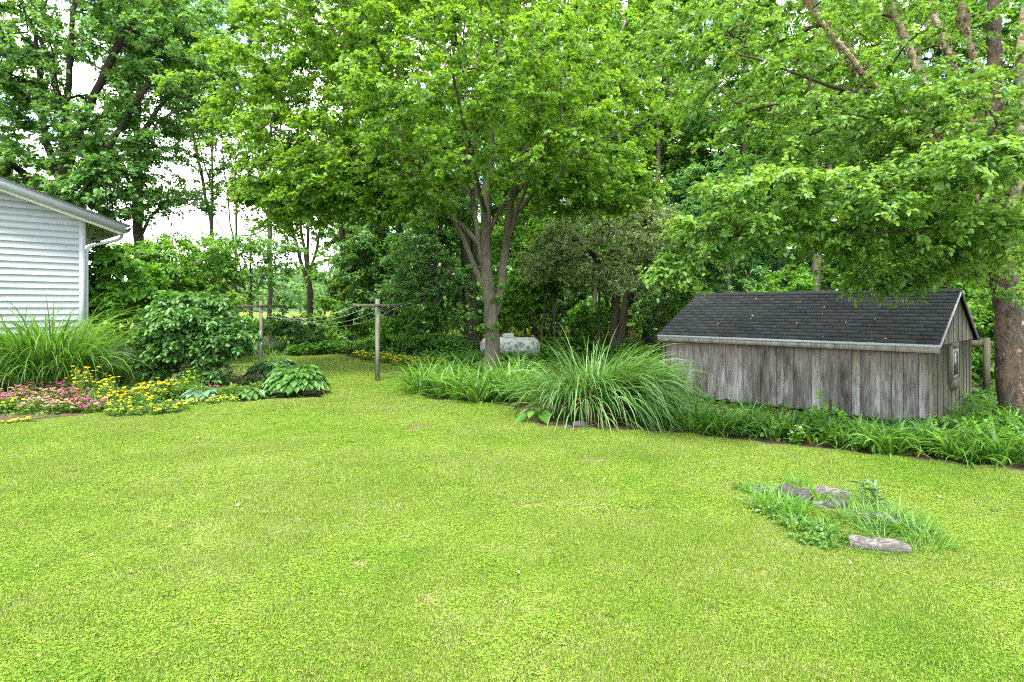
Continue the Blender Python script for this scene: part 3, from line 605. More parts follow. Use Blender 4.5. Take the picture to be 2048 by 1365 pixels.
# the wood behind: trunks one can tell apart
wood = [  # px, D, top, crown ellipses, leaves, radius, material, bark, lean, twin, label
 (1050, 30, 300, [(1050, 470, 1.6, 1.2), (1040, 380, 2, 1.5), (1060, 580, 1.1, .7)], 6000, .07, 'mid', bark_mid, 10, 0, 'thin sapling trunk rising just right of the big maple'),
 (1078, 33, 100, [(1078, 300, 3.4, 2.6), (1090, 120, 4, 3), (1050, 480, 1.6, 1.0)], 13000, .40, 'dark', bark_dark, 6, 0, 'thick black trunk standing behind the propane tank'),
 (1080, 24, 430, [(1120, 470, 1.3, .8), (1090, 560, .9, .6)], 3500, .06, 'dark', bark_mid, 24, 0, 'leaning young stem right behind the tank dome'),
 (1112, 24, 420, [(1090, 480, 1.2, .8), (1100, 580, .8, .5)], 3500, .07, 'mid', bark_mid, -14, 0, 'crooked stem leaning left behind the tank end'),
 (1162, 35, 60, [(1170, 280, 3.6, 3), (1180, 100, 4, 3.4), (1160, 480, 1.6, 1)], 13000, .35, 'dark', bark_dark, 4, 0, 'straight dark trunk left of the grey leaved tree'),
 (1145, 31, 380, [(1150, 460, 1.6, 1.0), (1140, 560, 1, .6)], 4500, .12, 'mid', bark_mid, 5, 0, 'mid brown trunk between two dark ones beyond the ferns'),
 (1198, 25, 380, [(1195, 470, 1.1, .8)], 3000, .055, 'mid', bark_mid, -4, 0, 'very thin upright sapling left of the grey leaved tree'),
 (1212, 36, 250, [(1215, 400, 2.4, 2)], 7000, .14, 'dark', bark_dark, 5, 0, 'slender far trunk seen past the grey leaved tree'),
 (1296, 31, 80, [(1300, 300, 3.2, 2.6), (1330, 140, 2.8, 2.6), (1290, 480, 1.6, 1)], 13000, .36, 'dark', bark_dark, 6, 26, 'heavy forked dark trunk just left of the shed'),
 (1345, 29, 260, [(1340, 450, 1.6, 1.3), (1360, 330, 2, 1.5)], 7000, .10, 'dark', bark_mid, 6, 0, 'thin trunk behind the left end of the shed'),
 (1388, 26, 200, [(1390, 420, 1.6, 1.4), (1400, 540, 1.4, .9)], 9000, .12, 'walnut', bark_mid, -6, 0, 'trunk above the left slope of the shed roof'),
 (1457, 22, 180, [(1440, 380, 1.5, 1.5), (1470, 500, 1.4, .9), (1400, 480, 1.3, .9), (1500, 420, 1.3, 1.2)], 17000, .13, 'walnut', bark, 4, 0, 'feathery leaved tree with pale trunk above the shed ridge'),
 (1480, 28, 150, [(1500, 320, 2.4, 2.2), (1520, 500, 1.6, 1.2)], 9000, .11, 'dark', bark_dark, 6, 0, 'dark slim trunk beside the pale one over the shed ridge'),
 (1555, 25, 150, [(1560, 400, 1.9, 1.6), (1570, 520, 1.6, 1.0)], 9000, .16, 'walnut', bark_mid, 10, 0, 'trunk half lost in leaves over the middle of the shed'),
 (1634, 21, 60, [(1620, 180, 2.6, 2.0), (1660, 330, 2, 1.1), (1560, 300, 1.5, 1)], 11000, .20, 'mid', bark, -4, 0, 'smooth brown trunk standing over the middle of the roof'),
 (1705, 23, 200, [(1710, 420, 1.6, 1.4), (1720, 540, 1.6, .9)], 9000, .10, 'walnut', bark_dark, 8, 0, 'thin dark trunk over the right part of the roof'),
 (1790, 20, 200, [(1790, 420, 1.6, 1.4), (1800, 530, 1.5, .9)], 9000, .12, 'mid', bark_mid, 8, 0, 'leafy trunk behind the right end of the ridge'),
 (1880, 18, 180, [(1890, 450, 1.4, 1.2), (1900, 560, 1.3, .8), (1930, 350, 1.6, 1.4)], 9000, .12, 'dark', bark_mid, 20, 0, 'dark tree behind the shed gable'),
 (1985, 17, 160, [(1990, 480, 1.4, 1.3), (1980, 600, 1.2, .7), (2030, 350, 1.6, 1.6)], 10000, .12, 'mid', bark_mid, 0, 0, 'leafy tree behind the river birch'),
]
for (px, D, top, cr, nl, r0, lm, bm, lean, twin, lab) in wood:
    wild('forest_tree', px, D, top, cr + [(px + rng.uniform(-25, 25), 560, 1.25, .75)], lab, int(nl * .72), .165 if D < 26 else .215, L[lm], r0 * .78, bm, 165, lean, twin, group=W, wr=.42 if lm == 'walnut' else .62)
for (px, D, top, cr, nl, lm, lab) in [(1320, 27, -120, [(1330, 190, 2.1, 1.8), (1290, 60, 2.2, 1.8), (1380, 320, 1.6, 1.2), (1350, -50, 2.2, 1.6)], 13000, 'mid', 'slim tall tree rising behind the crab apple, right side'),
      (1490, 25, -120, [(1470, 90, 2.0, 1.7), (1530, 230, 2.0, 1.6), (1420, 230, 1.3, 1.1), (1500, -60, 2.2, 1.5)], 13000, 'walnut', 'slim tall tree rising over the shed ridge, left half'), (1190, 29, -120, [(1190, 160, 2.4, 2.2), (1240, 20, 2.6, 2.2), (1150, 330, 2.0, 1.4)], 13000, 'dark', 'slim tall tree between the maple and the forked trunk'),
      (1700, 24, -120, [(1700, 60, 2.2, 1.8), (1750, 240, 2.0, 1.6), (1650, 180, 1.6, 1.4)], 11000, 'mid', 'slim tall tree behind the birch sprays')]:
    wild('forest_tree', px, D, top, cr, lab, int(nl * .85), .18, L[lm], .11, bark_mid, 200, rng.uniform(-12, 12), 0, group=W)
# tall backdrop trees far behind, filling the upper frame right of centre
for (px, D, lm, lab) in [(690, 40, 'dark', 'far tall tree seen left of the maple crown'), (800, 44, 'mid', 'far tall tree hidden behind the maple left side'), (920, 42, 'dark', 'far tall tree straight behind the maple trunk'), (1040, 45, 'mid', 'far tall tree behind the maple right side'),
      (1150, 42, 'dark', 'far tall tree above the grey leaved tree'), (1260, 41, 'mid', 'far tall tree above the forked dark trunk'), (1400, 46, 'mid', 'far tall tree with sky showing through above the shed left end'), (1510, 38, 'dark', 'far tall tree over the shed ridge left half'),
      (1630, 40, 'dark', 'far tall tree over the shed ridge middle'), (1750, 37, 'mid', 'far tall tree over the shed ridge right half'), (1870, 36, 'dark', 'far tall tree above the shed gable'), (1990, 36, 'mid', 'far tall tree behind the river birch stems'), (2110, 34, 'dark', 'far tall tree past the right edge')]:
    thin = .55 if px in (1400,) else 1.0
    low = 1.6 if px < 1000 else 1.0
    wild('backdrop_tree', px, D, -150, [(px + 10, 40, 4.2, 5.5), (px - 20, 260, 4.0, 4.4), (px + 15, 440, 3.2, 3.0), (px, -160, 3.8, 4.2)], lab, int((5000 if px < 1200 else 10500) * thin), (.45 if px < 1200 else .36), L[lm], .30, bark_dark, 190, 0, 0, group=W, zmin=2.6, twig=.8,
         gap=(lambda p: (p[:, 0] / p[:, 1] * F + CX < 655)) if px < 800 else None)

# second storey of the wood: lower trees between the tall ones, and the tree line beyond
mids = ['left of the old forked trunk', 'between the maple and the old trunk', 'behind the maple fork', 'right of the black trunk', 'over the ferns', 'behind the grey leaved tree', 'right of the heavy forked trunk', 'over the left end of the shed', 'above the shed ridge, first from the left', 'above the shed ridge, second from the left', 'above the middle of the ridge', 'above the ridge right of its middle', 'above the right end of the ridge', 'behind the gable', 'left of the birch trunk', 'right of the birch trunk']
for i, w_ in enumerate(mids):
    px = 700 + i * 92; D = rng.uniform(27, 34); 
    wild('understory_tree', px, D, 200, [(px + rng.uniform(-30, 30), 500, 2.2, 1.2), (px + rng.uniform(-30, 30), 380, 2.4, 1.8), (px, 270, 2.2, 1.6), (px, 560, 2.0, .9), (px + rng.uniform(-40, 40), 610, 1.6, .6)], 'leafy understory tree ' + w_, 8800, .205, L[('mid', 'dark', 'walnut', 'dark')[i % 4]], .09, bark_mid, 150, rng.uniform(-20, 20), 0, group=W, zmin=.7)
for i in range(19):
    px = 730 + i * 84; D = rng.uniform(60, 70); h = rng.uniform(340, 420)
    wild('treeline_tree', px, D, h, [(px, h + 90, 4.2, 4.5), (px + 20, 545, 4.0, 3.2)], 'sunlit tree in the line beyond the wood', 1800, .68, L['lime' if i % 3 == 0 else 'mid'], .25, bark_mid, 70, 0, 0, group='sunlit trees in the line beyond the wood', zmin=1.0, twig=1.2)

# grey-leaved tree
tree('crab_apple_tree', G(1228, 708), [
    LP([(1226, 708, 24.6), (1228, 660, 24.6), (1233, 600, 24.6), (1236, 540, 24.6), (1240, 480, 24.6), (1250, 400, 24.4)]),
    LP([(1238, 700, 24.4), (1246, 640, 24.3), (1252, 590, 24.2), (1275, 530, 24), (1300, 470, 23.8)]),
    LP([(1230, 640, 24.6), (1205, 580, 24.2), (1180, 520, 23.8), (1150, 480, 23.5)]),
    LP([(1234, 580, 24.6), (1215, 540, 24), (1165, 480, 23), (1120, 460, 22.6)]), LP([(1250, 600, 24.2), (1290, 560, 23.5), (1340, 520, 23), (1390, 500, 22.6)]),
    LP([(1238, 520, 24.6), (1200, 470, 24), (1150, 430, 23.6)])],
    [EL(1235, 465, 22.0, (2.9, 2.4, 1.5), 2), EL(1115, 520, 21.8, (1.6, 1.6, .9), .8), EL(1350, 510, 21.4, (1.6, 1.6, 1.2), 1.0), EL(1230, 560, 21.0, (2.2, 1.4, .6), .6)],
    'low spreading tree with greyish olive leaves between the maple and the shed', 34000, .10, L['grey'], bark_mid, .24, 420, .35, 'diamond', .5, .4, 13, .6, .2, 2.2, expo=.5)

# ------------------------------------------------------------------ shrubs
def shrub(name, base, env, label, nl, ls, lm, nt=160, shape='diamond', wr=.6, r0=.05, stems=5, zmin=.12, tilt=.4, twig=.22, per=9, cat='shrub', bm=bark_mid, **k):
    base = np.asarray(base, float); top = max(e[0][2] for e in env)
    limbs = [[base, base + [0, 0, .15 * top], base + [.03, 0, top * .6]]]
    for i in range(stems):
        a = rng.random() * 6.28; r = rng.uniform(.15, .35); limbs.append([base + [.0, 0, .02], base + [math.cos(a) * r * .4, math.sin(a) * r * .4, top * .35], base + [math.cos(a) * r * 1.8, math.sin(a) * r * 1.8, top * .85]])
    return tree(name, base, limbs, env, label, nl, ls, lm, bm, r0, nt, .14, shape, wr, twig, per, tilt, .25, zmin, flare=.1, lift=.1, cat=cat, branch_min=.004, sides=6, **k)

c = G(392, 775); D = c[1]
shrub('viburnum_shrub', c, [(c + [-.05, 0, 1.50], (1.25, .95, .66), 2.2), (c + [-.75, -.1, .95], (.55, .7, .5), .8), (c + [.5, -.1, 1.0], (.65, .7, .42), .8), (c + [1.0, -.15, 1.25], (.42, .4, .22), .22), (c + [-.25, -.55, 1.25], (.8, .35, .6), .9), (c + [.35, -.3, .38], (.4, .4, .3), .35), (c + [-.9, -.1, .5], (.4, .5, .35), .3), (c + [0, .2, 1.9], (.6, .5, .25), .3)],
      'big rounded shrub with glossy dark green leaves beside the flower bed', 15500, .115, L['shrub'], 420, 'oval', .68, stems=8, r0=.09, tilt=.35)
c = G(228, 745, 0)
shrub('redbud_shrub', P(240, HOR + EYE * F / 17, 17), [EL(230, 560, 16.5, (1.0, 1.0, 1.0), 1), EL(200, 600, 16.2, (.8, .8, .7), .6), EL(300, 600, 17, (.9, .9, .7), .6)], 'bright shrub with heart shaped leaves right of the house corner', 6500, .15, L['lime'], 170, wr=.9, r0=.06)
shrub('thicket_shrub', P(330, HOR + EYE * F / 19, 19), [EL(330, 590, 19, (1.6, 1.2, 1.0), 1), EL(300, 520, 19, (1.2, 1, .6), .6), EL(420, 610, 19, (1.2, 1.2, .6), .6)], 'mid green thicket behind the big dark shrub', 8000, .12, L['mid'], 200)
shrub('lilac_shrub', G(600, 706), [EL(600, 662, 25, (.95, .8, .65), 1), EL(570, 650, 25, (.6, .6, .5), .4)], 'dark rounded shrub behind the sagging clothes lines', 5000, .11, L['shrub'], 130)
shrub('understory_shrub', G(860, 712), [EL(855, 640, 23, (1.0, .8, .8), 1), EL(840, 680, 22.5, (1.1, .8, .35), .6)], 'loose green shrub at the back bed left of the old forked trunk', 6500, .10, L['cover'], 150)
shrub('understory_shrub', G(800, 708), [EL(800, 660, 24, (.9, .8, .6), 1)], 'round leafed shrub behind the wooden stake', 4500, .11, L['dark'], 120)
shrub('understory_shrub', G(670, 700), [EL(680, 640, 27, (1.3, 1, 1.0), 1), EL(650, 670, 26, (1.2, 1, .5), .5)], 'tangled green shrub between the clothes posts', 6500, .12, L['mid'], 150)
shrub('understory_shrub', G(905, 716), [EL(900, 690, 22, (.8, .6, .35), 1)], 'low dark shrub left of the maple foot', 3500, .09, L['cover'], 90)
shrub('understory_shrub', P(1965, HOR + EYE * F / 13.5, 13.5), [EL(1965, 640, 13.5, (.75, .7, .7), 1), EL(1985, 720, 13, (.8, .6, .5), .6)], 'leafy shrub behind the grey wooden railing', 6500, .10, L['mid'], 150)
shrub('understory_shrub', P(2060, HOR + EYE * F / 13, 13), [EL(2060, 640, 13, (.9, .7, .9), 1)], 'leafy shrub right of the river birch trunk', 5000, .10, L['mid'], 120)
shrub('thicket_shrub', P(440, HOR + EYE * F / 27, 27), [EL(440, 655, 27, (2.0, 1.2, .55), 1), EL(540, 655, 28, (1.5, 1, .35), .5)], 'yellow green thicket at the far edge of the lawn', 6000, .14, L['lime'], 150)
shrub('thicket_shrub', P(180, HOR + EYE * F / 22, 22), [EL(200, 640, 22, (2.0, 1.2, 1.2), 1)], 'mid green thicket behind the house corner', 5000, .13, L['mid'], 130)

for i in range(17):
    px = 760 + i * 72 + rng.uniform(-20, 20); D = rng.uniform(32, 41); c = P(px, HOR + EYE * F / D, D); h = rng.uniform(1.6, 3.0)
    shrub('forest_shrub', c, [(c + [0, 0, h * .5], (1.5, .9, h * .5), 1)], 'shaded shrub among the far trunks of the wood', 1500, .20, L[('lime', 'mid', 'herb')[i % 3]], 70, 'diamond', group='shaded shrubs among the trunks')
for i, (px, D, h, rr) in enumerate([(1060, 28, 2.6, 1.0), (1128, 30, 3.2, 1.2), (1180, 27, 2.2, .9), (1262, 29, 3.2, 1.3), (1325, 25, 3.0, 1.1), (1010, 30, 3.4, 1.0), (1390, 22, 3.2, 1.2), (1480, 21, 3.0, 1.1), (1570, 20, 3.2, 1.1), (1730, 19, 3.0, 1.1), (1840, 17, 2.8, .9)]):
    c = P(px, HOR + EYE * F / D, D)
    shrub('understory_bush', c, [(c + [0, 0, h * .62], (rr, .9, h * .42), 1)], 'bright leafy understory bush between the near trunks', 3000, .125, L[('mid', 'elder', 'lime')[i % 3]], 110, 'diamond', group='understory bushes between the near trunks')
# sunlit shrubs and edge trees beyond the wood, seen through the trunks
for i in range(16):
    x = 700 + i * 88 + rng.uniform(-20, 20); D = rng.uniform(44, 54); c = P(x, HOR + EYE * F / D, D); h = rng.uniform(1.4, 2.8)
    shrub('edge_shrub', c, [(c + [0, 0, h * .55], (2.4, 1.2, h * .5), 1)], 'sunny bush beyond the wood seen between the trunks', 1500, .32, L['lime' if i % 2 else 'mid'], 60, 'diamond', group='sunny bushes beyond the wood')

# ------------------------------------------------------------------ far field, hill, distant trees
mf = MB(); n = 28000
yy = 34 + 110 * rng.random(n) ** 1.6; xx = (rng.random(n) * 1.9 - 1.0) * yy * .95
pos = np.stack([xx, yy, rng.random(n) * .25], 1); d = rand_dir(n); d[:, 2] = abs(d[:, 2]) + .6
leaves(mf, pos, d, rand_dir(n), .25 + yy * .004, 'diamond', .5)
mf.build('meadow_plants', L['field'], kind='stuff', label='pale sunlit meadow growth beyond the garden', )
hm, hnt = newmat('wooded_hill'); principled(hnt, (.05, .10, .035), .95, .1)
mh = MB(); nx, ny = 60, 14; X = np.linspace(-420, 300, nx); Y = np.linspace(190, 560, ny)
Z = lambda x, y: np.clip((y - 200) / 160, 0, 1) * (22 + 8 * np.sin(x * .012 + 1) + 4 * np.sin(x * .031)) * np.clip(1.0 - (x + 60) / 500, .4, 1)
VV = np.array([[x, y, Z(x, y) - .3] for y in Y for x in X]); ff = [[j * nx + i, j * nx + i + 1, (j + 1) * nx + i + 1, (j + 1) * nx + i] for j in range(ny - 1) for i in range(nx - 1)]
mh.add(VV, ff); mh.build('hill', hm, smooth=True, kind='structure', label='low wooded hill on the horizon at left')
mt = MB(); K = 300; tx = rng.uniform(-330, 120, K); ty = rng.uniform(175, 380, K); tr_ = rng.uniform(3, 6.0, K)
per = 90; dd = rand_dir(K * per).reshape(K, per, 3); dd[..., 2] = abs(dd[..., 2]) * .9
cen = np.stack([tx, ty, Z(tx, ty) + 2.2], 1)[:, None]
pos = (cen + dd * tr_[:, None, None] * (.8 + .25 * rng.random((K, per, 1)))).reshape(-1, 3); nn = dd.reshape(-1, 3) + rng.normal(size=(K * per, 3)) * .4
leaves(mt, pos, np.cross(nn, rand_dir(K * per)), nn, 2.1, 'diamond', .9, np.clip(np.repeat(rng.random(K), per) * .6 + rng.random(K * per) * .4, 0, 1))
mt.build('hillside_wood', L['far'], kind='stuff', label='distant trees covering the low hill at left')
for i, (x, y0, D, r) in enumerate([(440, 590, 95, 3.4), (475, 596, 110, 3.2), (520, 588, 120, 4), (565, 592, 105, 3), (600, 580, 125, 4.5), (650, 586, 110, 4), (400, 580, 90, 4), (340, 575, 95, 4.5), (280, 580, 90, 4)]):
    c = P(x, HOR + EYE * F / D, D); h = EYE + (HOR - y0) / F * D + 2
    tree('meadow_tree', c, [[c, c + [0, 0, h * .5], c + [0, 0, h * .8]]], [(c + [0, 0, h * .6], (r, r, h * .42), 1)], 'rounded pale tree standing far off in the meadow', 1700, .55, L['far' if i % 2 else 'elder'], bark_mid, .2, 40, 1.2, twig=1.0, group='round trees in the far meadow', tilt=.7)

# ------------------------------------------------------------------ forest floor
mc = MB(); n = 44000
yy = rng.uniform(17.5, 40, n); xx = (rng.uniform(560, 2400, n) - CX) / F * yy
keep = ~pip(xx, yy, lawn_poly); yy = yy[keep]; xx = xx[keep]; n = len(xx)
hh = vnoise(xx, yy, .6, 3) ** 1.5 * .85 * rng.random(n) ** .6
d = rand_dir(n); d[:, 2] = abs(d[:, 2]) * .5 + .1
leaves(mc, np.stack([xx, yy, hh], 1), d, np.array([0, 0, 1.]) + rng.normal(size=(n, 3)) * .5, .13, 'diamond', .6)
mc.build('ground_cover', L['cover'], kind='stuff', label='dark leafy ground cover under the wood')
m2 = MB(); n = 16000
yy = rng.uniform(8.3, 17.5, n); xx = (rng.uniform(1330, 2500, n) - CX) / F * yy
keep = ~pip(xx, yy, lawn_poly); yy = yy[keep]; xx = xx[keep]; n = len(xx); hh = vnoise(xx, yy, 1.1, 5) * .40 * rng.random(n)
d = rand_dir(n); d[:, 2] = abs(d[:, 2]) * .5 + .1
leaves(m2, np.stack([xx, yy, hh], 1), d, np.array([0, 0, 1.]) + rng.normal(size=(n, 3)) * .5, .085, 'oval', .65)
m2.build('bed_weeds', L['cover'], kind='stuff', label='low weeds filling the bed around the shed')

def cover_in(name, poly_px, n, hmax, ls, mat, label, dens_seed=4):
    pl = [tuple(G(*q)[:2]) for q in poly_px]; a = np.array(pl); lo, hi = a.min(0), a.max(0)
    x = rng.uniform(lo[0], hi[0], n); y = rng.uniform(lo[1], hi[1], n); k = pip(x, y, pl); x, y = x[k], y[k]; n = len(x)
    d = rand_dir(n); d[:, 2] = abs(d[:, 2]) * .5 + .1; m = MB()
    leaves(m, np.stack([x, y, vnoise(x, y, 1.7, dens_seed) * hmax * rng.random(n)], 1), d, np.array([0, 0, 1.]) + rng.normal(size=(n, 3)) * .5, ls, 'diamond', .62); m.build(name, mat, kind='stuff', label=label)
cover_in('bed_cover', [(-100, 845), (60, 838), (200, 824), (350, 811), (500, 803), (655, 795), (640, 770), (440, 732), (-300, 762)], 17000, .22, .075, L['herb'], 'low mixed greenery carpeting the left flower bed')
cover_in('bed_cover', [(440, 716), (720, 712), (775, 724), (850, 738), (850, 700), (440, 700)], 9000, .35, .10, L['cover'], 'low greenery edging the back of the lawn')
# fern
def fern(c, label, h=.7, nf=11, s=1.0):
    root = empty('fern', c, 0, label, 'fern', 'ferns under the trees')
    mb = MB()
    for i in range(nf):
        a = i * 6.283 / nf + rng.random() * .4; Lf = h * rng.uniform(.8, 1.15); k = 16; t = np.linspace(.1, 1, k)
        R = np.stack([np.cos(a) * t * Lf * .75, np.sin(a) * t * Lf * .75, Lf * (t * 1.05 - .62 * t * t)], 1)
        dv = np.gradient(R, axis=0); sd = np.cross(dv, [0, 0, 1.]); sd /= np.linalg.norm(sd, axis=1)[:, None]
        for sg in (1, -1): leaves(mb, R, sd * sg + dv / np.linalg.norm(dv, axis=1)[:, None] * .35, np.tile([0, 0, 1.], (k, 1)) + rng.normal(size=(k, 3)) * .15, .20 * Lf * (1.15 - t) * 1.5 + .02, 'diamond', .28, droop=.2)
        mb.tube(R, .004, 3, cap=False)
    mb.build('fronds', L['cover'], root)
for i in range(32):
    x = rng.uniform(880, 1330); D = rng.uniform(21.5, 31)
    if abs(x - 1020) < 75 and D < 23: D += 3
    fern(P(x, HOR + EYE * F / D, D), 'green fern arching on the forest floor under the trees', rng.uniform(.7, 1.15))

exec_marker = None
# ------------------------------------------------------------------ strap-leaved plants
def blades(mb, base, n, r, h, w, out, segs=7, lean=(0, 0), curl=1.6, asym=None, stiff=.0):
    """arching strap leaves from a clump of radius r, as folded ribbons"""
    a = rng.random(n) * 6.283; rr = r * np.sqrt(rng.random(n)); b0 = np.stack([np.cos(a) * rr, np.sin(a) * rr, np.zeros(n)], 1) + base
    a2 = a + rng.normal(size=n) * .5; hd = np.stack([np.cos(a2), np.sin(a2)], 1) + np.array(lean); hd /= np.linalg.norm(hd, axis=1)[:, None] + 1e-9
    Ln = h * rng.uniform(.65, 1.15, n); th0 = np.abs(rng.normal(size=n)) * out * .5 + rr / max(r, .01) * out * .5; cu = curl * rng.uniform(.55, 1.4, n)
    s = np.linspace(0, 1, segs + 1); ds = 1 / segs; pts = [b0]; 
    for k in range(segs):
        th = np.clip(th0 + cu * (s[k] + ds / 2) ** 2.0 * (1 + stiff), 0, 2.7)
        st = np.stack([hd[:, 0] * np.sin(th), hd[:, 1] * np.sin(th), np.cos(th)], 1) * (Ln * ds)[:, None]
        pts.append(pts[-1] + st)
    pts = np.stack(pts, 1); pts[..., 2] = np.maximum(pts[..., 2], .02 + .02 * rng.random((n, 1)))
    tw = rng.normal(size=n) * .35; sd = np.stack([-hd[:, 1], hd[:, 0], tw], 1); sd /= np.linalg.norm(sd, axis=1)[:, None]
    prof = np.minimum(1, np.minimum(.55 + s * 2.2, (1 - s) * 2.6 + .04))
    W_ = (w * rng.uniform(.75, 1.25, n))[:, None] * prof / 2
    Lv = pts + sd[:, None] * W_[..., None]; Rv = pts - sd[:, None] * W_[..., None]; M = pts.copy(); M[..., 2] -= W_ * .45
    V = np.stack([Lv, M, Rv], 2).reshape(-1, 3)   # n, segs+1, 3
    i = np.arange(n)[:, None] * (segs + 1) * 3; k = np.arange(segs)[None] * 3; q = (i + k).ravel()[:, None]
    Fc = np.concatenate([q + [0, 1, 4, 3], q + [1, 2, 5, 4]]); val = np.repeat(rng.random(n), segs); mb.add(V, Fc, np.concatenate([val, val]))

# maiden grass in the middle: big clump leaning right
g0 = G(1185, 838)
r_ = empty('maiden_grass', g0, 0, 'huge arching grass clump flopping right in front of the shed', 'ornamental grass')
mb = MB()
blades(mb, np.array([0, 0, 0]), 560, .36, 1.6, .022, .7, 9, (.75, -.15), 2.4)
blades(mb, np.array([-.40, 0, 0]), 360, .28, 1.3, .020, .55, 9, (-.2, -.15), 2.1)
blades(mb, np.array([.30, -.1, 0]), 760, .35, 1.8, .024, .8, 9, (1.3, -.3), 2.45)
blades(mb, np.array([0, 0, 0]), 160, .35, 1.6, .018, .35, 9, (0, 0), 1.2)
mb.build('blades', L['cane'], r_)
mb = MB(); blades(mb, np.array([0, 0, 0]), 260, .45, .7, .012, .7, 4, (0, -.2), 1.2); mb.build('dry_stems', leafmat('straw', (.12, .09, .04), (.2, .16, .08), (.3, .25, .14), .2), r_, label='dry straw stems at the foot of the clump')
m = MB(); blades(m, np.array([.1, -.1, 0]), 70, .45, 1.3, .014, .9, 7, (.4, -.3), 2.2); m.build('dead_blades', leafmat('dead_blade', (.16, .12, .06), (.26, .21, .11), (.36, .30, .18), .2), r_, label='bent straw coloured dead blades')
# maiden grass by the house
g0 = G(95, 790)
r_ = empty('maiden_grass', g0, 0, 'tall arching grass clump in front of the white house wall', 'ornamental grass'); mb = MB()
blades(mb, np.array([0, 0, 0]), 620, .6, 2.45, .026, .5, 9, (.1, -.2), 1.8)
blades(mb, np.array([.40, .0, 0]), 380, .30, 1.6, .026, .4, 9, (.0, -.3), 2.0)
blades(mb, np.array([-.6, -.0, 0]), 460, .45, 2.4, .026, .55, 9, (-.6, -.2), 1.8)
mb.build('blades', L['lily'], r_)

LILY = 'daylily clumps'
def lily(px, py, label, n=75, h=.8, w=.028, lm='lily', group=LILY, lean=(0, 0), scale=1.0, name='daylily'):
    c = G(px, py); r = empty(name, c, 0, label, 'daylily' if name == 'daylily' else 'plant', group); mb = MB()
    blades(mb, np.zeros(3), n, .13 * scale, h * scale, w, .75, 6, lean, 1.5); mb.build('leaves', L[lm], r); return r
for i, (x, y) in enumerate([(850, 782), (880, 795), (915, 800), (955, 806), (990, 803), (1022, 802), (862, 765), (900, 772), (935, 770), (1015, 775), (1045, 790), (1040, 768), (970, 788), (838, 790), (1060, 812)]):
    lily(x, y, 'green daylily clump around the foot of the big maple', int(84), rng.uniform(.85, 1.02), .032, group='daylilies round the maple')
for i in range(34):   # in front of the shed
    t = i / 33; x = 1395 + t * 680; y0 = 868 + (x - 1380) * .105
    lily(x + rng.uniform(-10, 10), y0 - rng.uniform(0, 22), 'daylily clump in the bed along the shed', 48, rng.uniform(.34, .74), .025, 'lily' if i % 3 else 'cover', 'daylilies along the shed', (-.1, -.3))
for i in range(12):
    x = 1360 + i * 45; y0 = 856 + (x - 1360) * .10
    lily(x, y0 - rng.uniform(6, 20), 'daylily clump close against the shed wall', 36, rng.uniform(.3, .5), .024, 'cover', 'daylilies against the shed wall')
for i in range(12):
    lily(rng.uniform(1890, 2080), rng.uniform(815, 880), 'daylily clump between the shed corner and the birch', 50, rng.uniform(.38, .58), .026, 'cover', 'daylilies beside the shed gable')

# hosta
def hosta(c, R, n, label, lm='hosta', lsz=.24, flat=.5, scapes=0):
    r = empty('hosta', c, 0, label, 'hosta', None)
    pet = MB()
    for i in range(n):
        t = math.sqrt((i + .5) / n); a = i * 2.39996 + rng.normal() * .15; el = (1 - t) * .95 + .12
        rad = R * (.28 + .60 * t); z = R * flat * (1.0 - .62 * t * t) * rng.uniform(.85, 1.1) + .05
        p = np.array([math.cos(a) * rad, math.sin(a) * rad, z]); o = np.array([math.cos(a), math.sin(a), 0])
        s = lsz * rng.uniform(.75, 1.15) * (.75 + .4 * t); d_ = o * 1 + np.array([0, 0, .25 - .75 * t]); d_ /= np.linalg.norm(d_)
        sd = np.array([-o[1], o[0], rng.normal() * .2]); sd /= np.linalg.norm(sd); up = np.cross(d_, sd); up *= np.sign(up[2] + 1e-6)
        mb = MB(); us = np.array([0, .12, .32, .55, .8, 1.0]); wd = np.array([.10, .33, .42, .38, .20, .01]); cur = -.35 * us ** 2 * s
        V = []; 
        for u, w_, q in zip(us, wd, cur):
            for sg in (-1, -.5, 0, .5, 1): V.append(p + d_ * u * s + sd * sg * w_ * s + up * (abs(sg) * .10 * s) + np.array([0, 0, q]))
        mb.add(V, [[k * 5 + j, k * 5 + j + 1, (k + 1) * 5 + j + 1, (k + 1) * 5 + j] for k in range(5) for j in range(4)], rng.random())
        mb.build('leaf', L[lm], r, True)
        q0 = np.array([math.cos(a), math.sin(a), 0]) * .05; pet.tube(np.array([q0, (q0 + p) / 2 + [0, 0, z * .2], p]), .005, 3, cap=False)
    pet.build('stalks', L[lm], r)
    if scapes:
        sc_ = MB()
        for k in range(scapes):
            q = np.array([rng.normal() * .15, rng.normal() * .15, 0]); e = q * 2 + [rng.normal() * .08, 0, R * flat + rng.uniform(.25, .45)]; sc_.tube(np.array([q, (q + e) / 2 + [0, 0, .08], e]), [.005, .004, .006], 4)
        sc_.build('flower_stalks', L[lm], r)
hosta(G(592, 792), .62, 270, 'bright green hosta clump at the right end of the left bed', 'hosta', .175, .95, 0)
hosta(G(548, 762), .62, 150, 'darker hosta with flower stalks around the rear clothes post', 'dhosta', .19, .8, 10)
hosta(G(640, 694), .7, 50, 'far hosta clump at the back edge of the lawn', 'hosta', .27, .5)
hosta(G(600, 706), .7, 50, 'hosta under the dark shrub behind the clothes lines', 'hosta', .27, .5)
for i, (x, lab) in enumerate([(870, 'left'), (925, 'middle'), (1010, 'right')]):
    hosta(G(x, 722), .6, 46, 'dark hosta low beside the propane tank, %s one of three' % lab, 'cover', .25, .5)
hosta(G(1072, 843), .24, 14, 'small pale broadleaf plant at the left foot of the big grass clump', 'lime', .17, .8)
